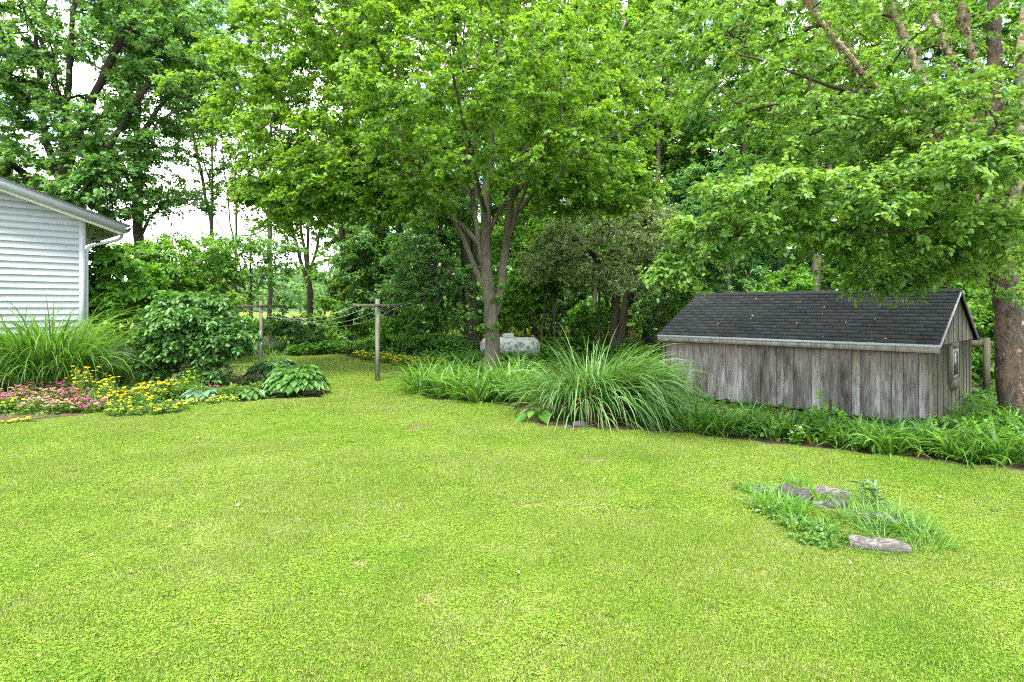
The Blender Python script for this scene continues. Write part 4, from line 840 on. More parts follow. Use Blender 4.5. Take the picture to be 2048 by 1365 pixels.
hosta(G(500, 800), .26, 26, 'small hosta with white buds left of the bright one', 'hosta', .15, .7)
hosta(G(405, 800), .34, 40, 'rounded grey green leafy mound at the front of the bed', 'bluegreen', .15, .55)
hosta(G(360, 790), .25, 20, 'grey green leafy mound left of its larger twin', 'bluegreen', .14, .6)

# herbs and flowers
def herb(name, c, label, r, h, nst, lm, lsz=.05, fl=None, nf=0, fs=.035, group=None, cat='flowering plant', wr=.4, per=14, fname='flowers'):
    root = empty(name, c, 0, label, cat, group); mb = MB(); st = MB(); fm = MB()
    a = rng.random(nst) * 6.283; rr = r * np.sqrt(rng.random(nst)); b0 = np.stack([np.cos(a) * rr, np.sin(a) * rr, 0 * a], 1)
    hh = h * rng.uniform(.6, 1.1, nst) * (1 - .35 * (rr / r) ** 2); tip = b0 * 1.25; tip[:, 2] = hh; tip[:, :2] += rng.normal(size=(nst, 2)) * .04
    for i in range(nst): st.tube(np.array([b0[i], (b0[i] + tip[i]) / 2 + [0, 0, .02], tip[i]]), .003, 3, cap=False)
    s = rng.random((nst, per)) ** .7; lp_ = b0[:, None] * (1 - s[..., None]) + tip[:, None] * s[..., None]
    ld = rand_dir(nst * per).reshape(nst, per, 3); ld[..., 2] = abs(ld[..., 2]) * .5 + .1
    leaves(mb, lp_.reshape(-1, 3), ld.reshape(-1, 3), np.array([0, 0, 1.]) + rng.normal(size=(nst * per, 3)) * .4, lsz * rng.uniform(.7, 1.3, nst * per), 'diamond', wr)
    st.build('stems', L[lm], root); mb.build('leaves', L[lm], root)
    if fl:
        k = rng.choice(nst, min(nf, nst), replace=False); fp = tip[k] + [0, 0, .015]
        if nf > nst: fp = np.concatenate([fp, tip[rng.integers(0, nst, nf - nst)] + rng.normal(size=(nf - nst, 3)) * [.05, .05, .03]])
        m = len(fp); ax = np.stack([rng.normal(size=m) * .35, rng.normal(size=m) * .35 - .25, np.ones(m)], 1)
        for q in range(5):
            t = q * 6.283 / 5 + rng.random(m); d_ = np.stack([np.cos(t), np.sin(t), .35 + 0 * t], 1)
            leaves(fm, fp, d_, ax, fs * rng.uniform(.8, 1.25, m), 'diamond', 1.1, fold=.1, droop=-.15)
        fm.build(fname, fl, root, kind='stuff')
    return root
SG = 'yellow sundrops in the left bed'
ylw = [(165, 770, .45, 12), (180, 790, .42, 12), (205, 800, .35, 9), (235, 800, .30, 10), (262, 800, .30, 13), (285, 795, .30, 15), (305, 790, .32, 14), (330, 785, .36, 11), (350, 780, .30, 7), (250, 818, .16, 7), (310, 815, .14, 6), (340, 812, .16, 7), (222, 812, .2, 4), (15, 775, .5, 2), (10, 812, .22, 4), (290, 805, .22, 6), (390, 768, .40, 3)]
for (x, y, h, nf) in ylw:
    herb('sundrop_plant', G(x, y + 14), 'leafy clump with yellow sundrop flowers in the left bed', .26, h * 1.2, 54, 'herb', .06, yellow, int(nf * 1.5), .036, SG)
for (x, y) in [(60, 847), (22, 850)]:
    herb('sundrop_plant', G(x, y), 'small yellow flower cluster lying %s at the lawn edge' % ('near the corner' if x < 40 else 'beside the pink flowers'), .10, .08, 10, 'herb', .04, yellow, 6, .034)
PK = 'pink sweet william in the left bed'
for (x, y, h, m_) in [(30, 815, .30, rust), (62, 805, .32, pink), (95, 818, .28, rust), (120, 800, .30, pink), (150, 812, .28, pink), (175, 822, .22, pink), (130, 826, .18, rust), (75, 826, .2, rust), (160, 790, .3, pink), (5, 822, .26, pink), (195, 825, .15, pink)]:
    r = herb('sweet_william', G(x, y), 'sweet william with %s flower heads in the left bed' % ('faded rusty' if m_ is rust else 'magenta'), .22, h * 1.25, 70, 'herb', .05, m_, 60, .027, PK + (' faded' if m_ is rust else ''))
herb('sweet_william', G(428, 790), 'small magenta sweet william between the grey green mound and the hosta', .12, .22, 24, 'herb', .045, pink, 18, .024)
herb('peony_plant', G(25, 772), 'tall coarse leafy plant at the far left of the bed', .35, .75, 60, 'hosta', .15, None, 0, wr=.35, cat='plant')
herb('cosmos_plant', G(105, 796), 'fine feathery plant between the tall grass and the pink flowers', .28, .42, 120, 'lime', .05, None, 0, wr=.12, cat='plant', per=20)
herb('astilbe_plant', G(-8, 800), 'white feathery plume at the left edge of the frame', .16, .55, 60, 'herb', .06, white_p, 120, .03)
herb('goldenrod', G(382, 788), 'lime budded upright plant beside the dark shrub', .12, .55, 22, 'lime', .08, yellow_bud, 30, .02)
herb('ladys_mantle', G(445, 806), 'low lime yellow flower mound at the bed edge left of the hosta', .26, .12, 60, 'herb', .04, yellow_bud, 90, .018)
herb('ladys_mantle', G(385, 812), 'low lime yellow flower mound under the grey green leaves', .16, .11, 40, 'herb', .04, yellow_bud, 50, .018)
for i, x in enumerate([350, 375, 470, 520, 320]):
    herb('leafy_plant', G(x, 798 - 5 * (i % 2)), 'plain green leafy filler plant in the left bed', .26, .30, 70, 'herb', .075, None, 0, group='filler plants in the left bed', cat='plant')
for i, (x, y) in enumerate([(230, 770), (262, 762), (300, 768), (290, 750), (210, 760)]):
    herb('leafy_plant', G(x, y), 'tall green leafy plant behind the yellow flowers', .30, .62, 90, 'herb', .07, None, 0, group='tall filler plants behind the yellow flowers', cat='plant', wr=.25)
lily(235, 778, 'upright blades of a flag iris behind the yellow flowers', 16, .6, .02, 'lime', None, name='flag_iris')
lily(300, 772, 'second tuft of upright iris blades beside the dark shrub', 14, .55, .02, 'lime', None, name='flag_iris')
lily(532, 742, 'tall grass tuft at the foot of the rear clothes post', 30, .9, .014, 'lime', None, name='tall_grass')
lily(565, 742, 'tall weedy stalks right of the rear clothes post', 12, .7, .012, 'lime', None, name='tall_grass')
for i in range(5):
    lily(545 + i * 18, 708, 'strap leaved clump at the far side of the lawn', 40, .7, .03, 'lily', 'strap leaved plants at the far lawn edge')
for i, (x, y) in enumerate([(165, 806), (150, 800), (215, 806)]): herb('sundrop_plant', G(x, y), 'tall sundrop clump standing above the pink flowers', .16, .78 - .1 * i, 30, 'herb', .06, yellow, 14, .036, 'tall sundrops behind the pink flowers')
# back bed with yellow flowers
for i in range(17):
    t = i / 16; x = 722 + t * 150; y = 716 + t * 27 + rng.uniform(-3, 3) - max(0, t - .75) * 40
    herb('sundrop_plant', G(x, y), 'clump of small yellow flowers edging the back bed', .32, .30, 40, 'herb', .07, yellow, 18, .036, 'yellow flowers edging the back bed')
for (x, y, m_, lab) in [(745, 704, pinkish, 'dusty pink flowering clump in the back bed left'), (775, 702, pinkish, 'dusty pink flowering clump in the back bed right'), (800, 706, None, 'grey green leafy clump in the back bed')]:
    herb('garden_plant', G(x, y), lab, .45, .65, 60, 'bluegreen' if m_ is None else 'herb', .12, m_, 40 if m_ else 0, .05, cat='plant')
for i in range(20):
    x = rng.uniform(560, 900); D = rng.uniform(22.5, 26)
    herb('leafy_plant', P(x, HOR + EYE * F / D, D), 'broad leafed plant at the edge of the wood behind the lawn', .5, .55, 40, 'cover' if i % 2 else 'hosta', .17, None, 0, group='leafy plants along the wood edge', cat='plant', wr=.6)
# vine weeds with yellowing leaves in front of the shed
for i, (x, y, h) in enumerate([(1640, 885, .85), (1675, 890, .62), (1598, 893, .28), (1870, 912, .50), (1800, 905, .3), (1955, 918, .6), (2020, 925, .5)]):
    herb('vine_weed', G(x, y), 'straggling weed with yellowing leaves %s' % ['tallest against the shed boards', 'just right of the tallest weed', 'with pale seed heads at the bed front', 'at the shed corner', 'small, left of the shed corner', 'between the corner and the birch', 'in front of the birch trunk'][i], .09, h, 9, 'lime', .07, white_p if i == 2 else None, 14, .02, cat='weed', wr=.8, per=12)

# ------------------------------------------------------------------ the shed
A0 = np.array([6.68, 9.54]); U = np.array([-.702, .712]); U = U / np.linalg.norm(U); Vd = np.array([-U[1], U[0]]) * -1   # U along the front to the left, Vd back
Vd = np.array([.712, .702]); Vd -= U * (Vd @ U); Vd /= np.linalg.norm(Vd)
Ux, Vx = np.array([*U, 0]), np.array([*Vd, 0]); Zx = np.array([0, 0, 1.])
LEN, DEP, EAVE, RIDGE = 4.84, 3.25, 1.30, 2.20
shed = empty('garden_shed', (A0[0], A0[1], 0), 0, 'low weathered board shed with dark shingle roof under the birch', 'shed')
O = np.zeros(3)
m = MB()   # dark inner walls
m.prism([(0.03, .02), (LEN - .03, .02), (LEN - .03, EAVE), (.03, EAVE)], Ux, Zx, Vx, Vx * .03, .02)
m.prism([(0.03, .02), (LEN - .03, .02), (LEN - .03, EAVE), (.03, EAVE)], Ux, Zx, Vx, Vx * (DEP - .05), .02)
half = DEP / 2
for u in (.03, LEN - .05): m.prism([(0.03, .02), (DEP - .03, .02), (DEP - .03, EAVE), (half, RIDGE - .06), (.03, EAVE)], Vx, Zx, Ux, Ux * u, .02)
m.build('inner_wall', dark_in, shed)
# front boards, each an object
unit = MB(); unit.box(np.array([.5, .5, .5]), np.array([.5, .5, .5])); ume = unit.mesh('board', wood_front)
uside = unit.mesh('side_board', wood_side)
rot = math.atan2(U[1], U[0])
u = 0.0; k = 0
while u < LEN - .02:
    w_ = min(rng.uniform(.13, .21), LEN - u)
    o = bpy.data.objects.new('board', ume); COL.objects.link(o); o.parent = shed
    th = .018 + (.008 if k % 2 else 0)
    z0 = .03 + rng.uniform(-.02, .02)
    p = Ux * u - Vx * 0 + Zx * z0; o.location = p + (-Vx) * (th) ; o.rotation_euler = (0, 0, rot)
    # local x along U, local y = perpendicular: choose the one pointing to Vd or -Vd
    ly = np.array([-math.sin(rot), math.cos(rot), 0])
    if ly @ Vx < 0: o.location = tuple(p + Vx * .03 )
    else: o.location = tuple(p - Vx * th)
    o.scale = (w_ - .007, th + (.03 if ly @ Vx < 0 else 0.03), EAVE - .05 - z0 + .06)
    u += w_; k += 1
m = MB(); m.prism([(-.02, 0), (.06, 0), (.06, EAVE - .03), (-.02, EAVE - .03)], Ux, Zx, Vx, -Vx * .045, .03); m.build('corner_board', wood_post, shed)
m = MB(); m.prism([(LEN - .05, 0), (LEN + .01, 0), (LEN + .01, EAVE - .03), (LEN - .05, EAVE - .03)], Ux, Zx, Vx, -Vx * .045, .03); m.build('corner_board', wood_front, shed)
# gable-side boards: lower wall
v = 0.0; k = 0
wz0, wz1, wv0, wv1 = .50, 1.22, 1.16, 1.66
while v < DEP - .02:
    w_ = min(rng.uniform(.15, .22), DEP - v); th = .016 + (.007 if k % 2 else 0); m = MB()
    m.prism([(v + .002, 0.02), (v + w_ - .002, 0.02), (v + w_ - .002, EAVE + .02), (v + .002, EAVE + .02)], Vx, Zx, Ux, -Ux * th, th + .03); m.build('side_board', wood_side, shed); v += w_; k += 1
# gable triangle boards, proud of the wall below
v = -.10; k = 0
zr = lambda v: EAVE + .02 + (RIDGE - EAVE - .06) * (1 - abs(v - half) / (half + .08))
while v < DEP + .08:
    w_ = min(rng.uniform(.15, .22), DEP + .10 - v); th = .05 + (.006 if k % 2 else 0); a_, c_ = v + .002, v + w_ - .002
    poly = [(a_, EAVE - .01), (c_, EAVE - .01), (c_, max(EAVE, zr(c_)))] + ([(half, zr(half))] if a_ < half < c_ else []) + [(a_, max(EAVE, zr(a_)))]
    m = MB(); m.prism(poly, Vx, Zx, Ux, -Ux * th, .024); m.build('gable_board', wood_side, shed); v += w_; k += 1
# far gable end
m = MB(); m.prism([(0, 0), (DEP, 0), (DEP, EAVE), (half, RIDGE - .05), (0, EAVE)], Vx, Zx, Ux, Ux * LEN, .02); m.build('far_gable_wall', wood_side, shed)
m = MB(); m.prism([(0, 0), (LEN, 0), (LEN, EAVE), (0, EAVE)], Ux, Zx, Vx, Vx * DEP, .02); m.build('rear_wall', wood_side, shed)
# roof slabs
ov = .12; rl0, rl1 = -.10, LEN + .09; eo = np.array([-ov, EAVE - .02 + .03]); ri = np.array([half, RIDGE])
sl_ = (ri - eo); SLEN = np.linalg.norm(sl_); sd = sl_ / SLEN; Sx = Vx * sd[0] + Zx * sd[1]; Nx = -Vx * sd[1] + Zx * sd[0]
Oe = Vx * eo[0] + Zx * eo[1]
m = MB(); m.prism([(rl0, 0), (rl1, 0), (rl1, SLEN), (rl0, SLEN)], Ux, Sx, Nx, Oe - Nx * .03, .028); m.build('roof_deck', wood_trim, shed)
Sr = -Vx * sd[0] + Zx * sd[1]; Nr = Vx * sd[1] + Zx * sd[0]; Or = Vx * (DEP - eo[0]) + Zx * eo[1]
m = MB(); m.prism([(rl0, 0), (rl1, 0), (rl1, SLEN), (rl0, SLEN)], Ux, Sr, Nr, Or - Nr * .03, .04); m.build('rear_roof_slope', shingle, shed)
# shingles
rows = 15; ex = SLEN / rows; sw = .305
sm = MB(); sm.box(np.array([sw / 2 - .003, .5 * (ex * 1.25), .004]), np.array([sw / 2 - .0035, .5 * ex * 1.25, .004])); sme = sm.mesh('shingle', shingle)
hm_ = MB(); hm_.box(np.array([sw / 4 - .003, .5 * (ex * 1.25), .004]), np.array([sw / 4 - .0035, .5 * ex * 1.25, .004])); hme = hm_.mesh('half_shingle', shingle)
tilt_ = .0085 / (ex * 1.0)
S2 = Sx * math.cos(tilt_) - Nx * math.sin(tilt_); N2 = Nx * math.cos(tilt_) + Sx * math.sin(tilt_)
Xa = -Ux   # local x runs to the right along the front so that the frame is right-handed with S2, N2
Mt = Matrix(np.column_stack([Xa, S2, np.cross(Xa, S2)]).tolist()).to_4x4()
if np.cross(Xa, S2) @ Nx < 0: Xa = Ux; Mt = Matrix(np.column_stack([Xa, S2, np.cross(Xa, S2)]).tolist()).to_4x4()
start = rl1 if (Xa @ Ux) < 0 else rl0
total = rl1 - rl0
for r in range(rows):
    s0 = 0.0; first = (r % 2 == 0)
    while s0 < total - .02:
        halfp = (first or total - s0 < sw * .8); first = False
        o = bpy.data.objects.new('shingle', hme if halfp else sme); COL.objects.link(o); o.parent = shed
        p = Oe + Xa * s0 + Ux * start + Sx * (r * ex - .012 * (r == 0)) + Nx * (.006 + .0085 * 1.0 + rng.random() * .0015)
        M4 = Mt.copy(); M4.translation = Vector(p); o.matrix_local = M4
        s0 += sw / 2 if halfp else sw
m = MB()
m.prism([(rl0, -.12), (rl1, -.12), (rl1, .012), (rl0, .012)], Ux, Sx, Nx, Oe + Sx * SLEN + Nx * .020, .012)
m.prism([(rl0, -.12), (rl1, -.12), (rl1, .012), (rl0, .012)], Ux, Sr, Nr, Or + Sr * SLEN + Nr * .020, .012); m.build('ridge_cap', shingle, shed)
m = MB(); m.prism([(rl0 - .004, -.045), (rl1 + .004, -.045), (rl1 + .004, .004), (rl0 - .004, .004)], Ux, Zx, -Vx, Oe - Vx * .004, .006)
m.build('drip_edge', white_metal, shed)
m = MB(); m.prism([(rl0, -.130), (rl1, -.130), (rl1, -.038), (rl0, -.038)], Ux, Zx, -Vx, Oe + Vx * .02, .022); m.build('eave_board', wood_eave, shed)
m = MB(); m.prism([(-.02, -.034), (SLEN + .01, -.034), (SLEN + .01, -.014), (-.02, -.014)], Sx, Nx, -Ux, Oe + Ux * (rl0 - .002), .014); m.build('rake_edge', white_metal, shed, label='white metal edge strip')
m = MB(); m.prism([(-.02, -.07), (SLEN + .01, -.07), (SLEN + .01, .016), (-.02, .016)], Sr, Nr, -Ux, Or + Ux * (rl0 - .002), .014); m.build('rake_edge', asphalt, shed)
# window on the gable side
wr_ = MB(); Wn = -Ux
def wbox(mb, v0, v1, z0, z1, d0, d1): mb.prism([(v0, z0), (v1, z0), (v1, z1), (v0, z1)], Vx, Zx, Wn, Wn * d0, d1 - d0)
win = MB(); wbox(win, wv0, wv1, wz0 + .16, wz1 - .04, .03, .045); win = win.build('window', dark_in, shed)
wt = MB(); wbox(wt, wv0, wv0 + .07, wz0 + .16, wz1 - .04, .045, .062); wbox(wt, wv1 - .07, wv1, wz0 + .16, wz1 - .04, .045, .062); wbox(wt, wv0 + .07, wv1 - .07, wz1 - .11, wz1 - .04, .045, .062); wbox(wt, wv0 + .07, wv1 - .07, wz0 + .16, wz0 + .23, .045, .062); wt.build('frame', wood_post, win)
wg = MB(); wbox(wg, wv0 + .07, wv1 - .07, wz0 + .23, wz1 - .11, .06, .066); wg.build('pane', glass_m, win)
ws = MB(); wbox(ws, wv0 - .04, wv1 + .04, wz0 - .02, wz0 + .15, .03, .07); ws.build('sill', wood_side, win)
wh = MB(); wbox(wh, wv0 - .02, wv1 + .02, wz1 - .035, wz1 + .06, .03, .065); wh.build('head_board', wood_side, win)
wh = MB(); wbox(wh, wv0 - .20, wv0 - .03, wz0 + .12, wz1 + .02, .03, .06); wh.build('shutter', wood_side, shed)

# fallen leaves and a stick on the roof
dl = leafmat('dry_leaf', (.22, .11, .05), (.42, .25, .10), (.60, .45, .16), .2, .2, .6)
lb = MB(); leaves(lb, np.zeros((1, 3)), np.array([[1., 0, 0]]), np.array([[0, 0, 1.]]), .06, 'oval', .6, np.array([.5]), fold=.18); lme = lb.mesh('fallen_leaf', dl)
lb = MB(); leaves(lb, np.zeros((1, 3)), np.array([[1., 0, 0]]), np.array([[0, 0, 1.]]), .06, 'oval', .8, np.array([.95]), fold=-.15); lme2 = lb.mesh('fallen_leaf', dl)
for i in range(26):
    uu = rng.uniform(.2, 4.2); ss = SLEN * rng.uniform(.05, .95); p = np.array([*A0, 0]) + Oe + Ux * uu + Sx * ss + Nx * .022
    o = bpy.data.objects.new('fallen_leaf', (lme, lme2)[i % 2]); COL.objects.link(o)
    o.matrix_world = Matrix.Translation(Vector(p)) @ Mt @ Matrix.Rotation(rng.uniform(0, 6.28), 4, 'Z'); o.scale = (1.3,) * 3 if i == 3 else (rng.uniform(.5, 1.0),) * 3
    tag(o, 'small dry leaf lying on the dark shingle roof', 'leaf', 'dry leaves on the shed roof')
m = MB(); pc = np.array([*A0, 0]) + Oe; q = [pc + Ux * (1.0 - .25 * i) + Sx * (.55 - .06 * i + .03 * math.sin(i * 2)) + Nx * .035 for i in range(4)]
m.tube([x - q[0] for x in q], [.006, .005, .004, .002], 5); o = m.build('twig', bark_mid, label='bare twig fallen on the shed roof', cat='twig'); o.location = q[0]

# wooden frame behind the shed
fr = empty('wooden_railing', P(1960, HOR + EYE * F / 12.6, 12.6), 0, 'grey wooden railing with post and two rails right of the shed gable', 'railing')
c0 = np.array(fr.location)
def fbox(name, p0, p1, w, d, mat):
    m = MB(); a = np.array(p0) - c0; e = np.array(p1) - c0; dv = e - a; Ln = np.linalg.norm(dv); dv /= Ln
    s1 = np.cross(dv, [0, 1., 0]); s1 /= np.linalg.norm(s1); s2 = np.cross(dv, s1)
    m.box((a + e) / 2, np.array([Ln / 2, w / 2, d / 2]), np.column_stack([dv, s1, s2])); return m.build(name, mat, fr)
fbox('post', P(1973, 796, 12.6) * [1, 1, 0], P(1973, 676, 12.6), .10, .09, wood_side)
fbox('rail', P(1925, 688, 12.75), P(1981, 688, 12.58), .15, .03, wood_side); fbox('rail', P(1920, 780, 12.75), P(1976, 780, 12.64), .09, .04, wood_side)

# ------------------------------------------------------------------ the house
K0 = np.array([*(P(168, 600, 15)[:2]), 0]); wd = np.array([-1146, -1205, 0.]); wd /= np.linalg.norm(wd); wn = np.array([-wd[1], wd[0], 0]);
if wn[0] < 0: wn = -wn                                         # wn: outward normal of the gable wall
house = empty('house', K0, 0, 'pale blue white clapboard house corner with eave and downspout', 'house')
LH = 7.0; zt = 4.04; sp = .333
zw = lambda t: zt + sp * t
m = MB(); m.prism([(0.02, 0), (LH, 0), (LH, zw(LH)), (.02, zt)], wd, Zx, -wn, -wn * .03, .02); m.build('inner_wall', dark_in, house)
m = MB(); m.prism([(0.03, 0), (9, 0), (9, zt), (.03, zt)], -wn, Zx, wd, wd * .03, .05); m.build('rear_side_wall', siding, house)
ex = .155; z = .35; hd = []
while z < zw(LH):
    z1 = z + ex; t0 = max(0.10, (z + .01 - zt) / sp if z > zt else .10)
    if t0 >= LH: break
    ta = max(.10, (z1 - zt) / sp)
    a = [(t0, z), (LH, z)]; poly = [(t0, z), (LH, z), (LH, min(z1, zw(LH))), (min(ta, LH), min(z1, zw(LH)))]
    if ta > .10 and t0 == .10 and z < zt: poly.append((.10, zt))
    m = MB(); pl = np.array(poly); n = len(pl)
    # each clapboard leans out at its lower edge
    outb = lambda zz: .0085 - .0045 * (zz - z) / ex
    f0 = np.array([wd * p[0] + Zx * p[1] + wn * outb(p[1]) for p in pl]); b0 = f0 - wn * .02
    Vs = np.vstack([f0, b0]); m.v.append(Vs); m.n = 2 * n
    for i in range(1, n - 1): m.f.append(np.array([[0, i, i + 1]])); m.a.append(np.array([.5]))
    for i in range(n): j = (i + 1) % n; m.f.append(np.array([[i, j, n + j, n + i]])); m.a.append(np.array([.5]))
    m.build('siding_board', siding, house); z = z1
m = MB(); m.prism([(-.03, .25), (.10, .25), (.10, zt + .035), (-.03, zt)], wd, Zx, wn, -wn * .03, .06); m.build('corner_trim', white_metal, house)
m = MB(); m.prism([(-.02, 0), (LH, 0), (LH, .35), (-.02, .35)], wd, Zx, wn, -wn * .02, .02); m.build('foundation', plain('concrete', (.25, .25, .24), .9), house)
e_, r_o = .78, .40      # eave overhang along the wall, rake overhang outward
slope = np.array([1, sp]); slope = slope / np.linalg.norm(slope); Rx = wd * slope[0] + Zx * slope[1]; Rn = -wd * slope[1] + Zx * slope[0]
Ro = -wd * e_ + Zx * (zt - sp * e_); RL = (LH + e_) / slope[0]
m = MB(); m.prism([(0, -9), (RL, -9), (RL, r_o), (0, r_o)], Rx, wn, Rn, Ro + Rn * .02, .19); m.build('roof', asphalt, house)
m = MB(); m.prism([(0.0, .0), (RL, .0), (RL, r_o - .002), (0.0, r_o - .002)], Rx, wn, Rn, Ro + Rn * -.001, .02); m.build('rake_soffit', soffit_m, house)
m = MB(); m.prism([(0.0, -9), ((e_ - .02) / slope[0], -9), ((e_ - .02) / slope[0], -.003), (0.0, -.003)], Rx, wn, Rn, Ro, .019); m.build('eave_soffit', soffit_m, house)
m = MB(); m.prism([(0, -.005), (RL, -.005), (RL, .185), (0, .185)], Rx, Rn, wn, Ro + wn * r_o, .02); m.build('rake_board', white_metal, house)
m = MB(); m.prism([(-.05, .188), (RL, .188), (RL, .216), (-.05, .216)], Rx, Rn, wn, Ro + wn * (r_o - .02), .06); m.build('drip_edge', white_metal, house)
m = MB(); m.prism([(-.07, .217), (RL, .217), (RL, .23), (-.07, .23)], Rx, Rn, wn, Ro + wn * (r_o - 9), 9 + .06); m.build('roof_shingles', asphalt, house)
gt = MB(); gz = Ro[2] + .02; prof = [(0, 0), (-.09, 0), (-.14, .07), (-.14, .12), (-.125, .12), (-.125, .075), (-.08, .015), (0, .015)]
gt.prism(prof, wd, Zx, wn, Ro * [1, 1, 0] + Zx * gz - wn * 8.6, 8.6 + r_o + .02); gt.build('gutter', white_metal, house)
dn = MB(); s0 = Ro * [1, 1, 0] - wd * .07 + wn * (-.10)
pts = [s0 + Zx * gz, s0 + Zx * (gz - .08), s0 + Zx * (gz - .15) + wd * .06, wd * -.10 + wn * -.06 + Zx * (gz - .37), wd * -.07 + wn * -.06 + Zx * (gz - .47), wd * -.07 + wn * -.06 + Zx * .25]
dn.tube(resample(pts, .08), .038, 8); dn.build('downspout', white_metal, house, True)

# ------------------------------------------------------------------ clothes posts and lines
def post(px, py, top, L_, label, ang):
    g = G(px, py); h = P(px, top, g[1])[2]; r = empty('clothes_post', g, ang, label, 'clothes post', 'clothes posts')
    m = MB(); m.box(np.array([0, 0, h / 2 - .1]), np.array([.042, .042, h / 2 + .1])); m.build('post', wood_post, r)
    m = MB(); m.box(np.array([0, -.075, h - .17]), np.array([L_ / 2, .02, .038])); m.build('crossbar', wood_side, r)
    for k in (-.42, -.15, .15, .42):
        m = MB(); m.tube([[k * L_, -.10, h - .17], [k * L_, -.13, h - .165], [k * L_, -.14, h - .20], [k * L_, -.12, h - .21]], .004, 5); m.build('hook', rope, r)
    return g, h
ang = math.atan2(19.8 - 15.58, -8.25 + 3.48) - math.pi / 2
g1, h1 = post(755, 765, 598, 1.55, 'front clothes post on the open lawn left of the maple', ang)
g2, h2 = post(522, 735, 602, 1.55, 'rear clothes post rising behind the hostas', ang)
cr = np.array([math.cos(ang), math.sin(ang), 0])
for i, k in enumerate((-.42, -.15, .15, .42)):
    a = g1 + cr * k * 1.55 + Zx * (h1 - .19); e = g2 + cr * k * 1.55 + Zx * (h2 - .19); t = np.linspace(0, 1, 24)[:, None]
    pts = a * (1 - t) + e * t; pts[:, 2] -= (4 * t * (1 - t))[:, 0] * (.34 + .08 * i)
    m = MB(); m.tube(pts - a, .0035, 4); o = m.build('clothesline', rope, label='sagging grey clothes line on the posts, ' + ['leftmost hook on the front crossbar', 'second hook from left on the front crossbar', 'third hook from left on the front crossbar', 'rightmost hook on the front crossbar'][i], cat='clothes line', group='clothes lines'); o.location = a
g = G(812, 715); st_ = empty('wooden_stake', g, 0, 'thin pale wooden stake in the back bed', 'stake'); m = MB(); m.box(np.array([0, 0, .45]), np.array([.04, .04, .5])); m.build('post', wood_post, st_)

# ------------------------------------------------------------------ propane tank
tc_ = np.array([P(1020, 697, 21.3)[0], 21.3, .50]); tk = empty('propane_tank', (tc_[0], tc_[1], 0), math.radians(-6), 'mottled grey propane tank lying behind the maple trunk', 'tank')
hl, rd = 1.07, .345; m = MB(); xs = np.concatenate([-hl + rd * (1 - np.cos(np.linspace(0, math.pi / 2, 9))) * .8, np.linspace(-hl + rd * .8, hl - rd * .8, 7)[1:-1], (hl - rd * (1 - np.cos(np.linspace(0, math.pi / 2, 9))) * .8)[::-1]])
rr = np.concatenate([rd * np.sin(np.linspace(.02, math.pi / 2, 9)), np.full(5, rd), (rd * np.sin(np.linspace(.02, math.pi / 2, 9)))[::-1]])
m.tube(np.stack([xs, 0 * xs, 0 * xs + .50], 1), rr, 32); m.build('shell', tank_m, tk, True)
for x in (-.72, .72):
    m = MB(); m.tube([[x - .012, 0, .50], [x + .012, 0, .50]], rd + .006, 32); m.build('weld_band', tank_m, tk, True)
    m = MB(); m.box(np.array([x * .85, 0, .10]), np.array([.05, .20, .10])); m.build('leg', tank_m, tk)
    m = MB(); a = np.linspace(0, math.pi, 9); m.tube(np.stack([x * 1.12 + .045 * np.cos(a), 0 * a, .50 + rd - .02 + .085 * np.sin(a)], 1), .012, 6); m.build('lifting_lug', tank_m, tk, True)
m = MB(); nn = 20; a = np.arange(nn) * 6.283 / nn
for z0, z1, s0, s1 in ((.83, .93, 1, 1), (.93, .97, 1, .86), (.97, .985, .86, .3)):
    V = np.concatenate([np.stack([-.06 + .20 * s * np.sign(np.cos(a)) * abs(np.cos(a)) ** .5, .15 * s * np.sign(np.sin(a)) * abs(np.sin(a)) ** .5, 0 * a + z], 1) for z, s in ((z0, s0), (z1, s1))]); m.add(V, [[i, (i + 1) % nn, nn + (i + 1) % nn, nn + i] for i in range(nn)])
m.add(np.array([[-.06 + .06 * math.cos(t), .045 * math.sin(t), .985] for t in a]), [list(range(nn))]); m.build('valve_dome', tank_m, tk)

# ------------------------------------------------------------------ fire ring logs
def logo(name, p0, p1, r, label, mat=logm, rend=.9, sides=18, dent=.10):
    p0, p1 = np.array(p0), np.array(p1); c = (p0 + p1) / 2; root = empty(name, (c[0], c[1], 0), 0, label, 'log'); off = np.array([c[0], c[1], 0])
    n = 12; t = np.linspace(0, 1, n)[:, None]; pts = p0 * (1 - t) + p1 * t - off; pts[:, 2] += rng.normal(size=n) * .003; rad = r * (1 + .07 * rng.normal(size=n)) * np.linspace(1, rend, n); pts[:, 2] += .012 * np.sin(t[:, 0] * 5 + r * 90); pts[:, 1] += .015 * np.sin(t[:, 0] * 4 + r * 50); rad[0] *= .86; rad[-1] *= .82
    m = MB(); m.tube(pts, rad, sides, cap=False, wob=dent * .6); m.build('bark', mat, root, True)
    dv = (p1 - p0) / np.linalg.norm(p1 - p0)
    for q, rr_, s in ((pts[0], rad[0], -1), (pts[-1], rad[-1], 1)):
        m = MB(); m.tube([q - dv * s * .02, q - dv * s * .002], rr_ * .97, sides); m.build('cut_end', logend if mat is logm else char, root)
a = G(1705, 1090, .07); e = G(1815, 1106, .065)
logo('log', G(1700, 1083, .055), G(1818, 1100, .045), .056, 'grey bark log at the front right of the fire ring')
logo('log', G(1632, 985, .035), G(1708, 996, .03), .068, 'knobbly grey log at the back of the fire ring')
logo('log', G(1508, 985, .03), G(1558, 990, .03), .062, 'grey log at the left end of the fire ring')
logo('charred_log', G(1560, 985, .08), G(1618, 1005, .06), .105, 'charred split log standing highest in the fire ring', char, .8)
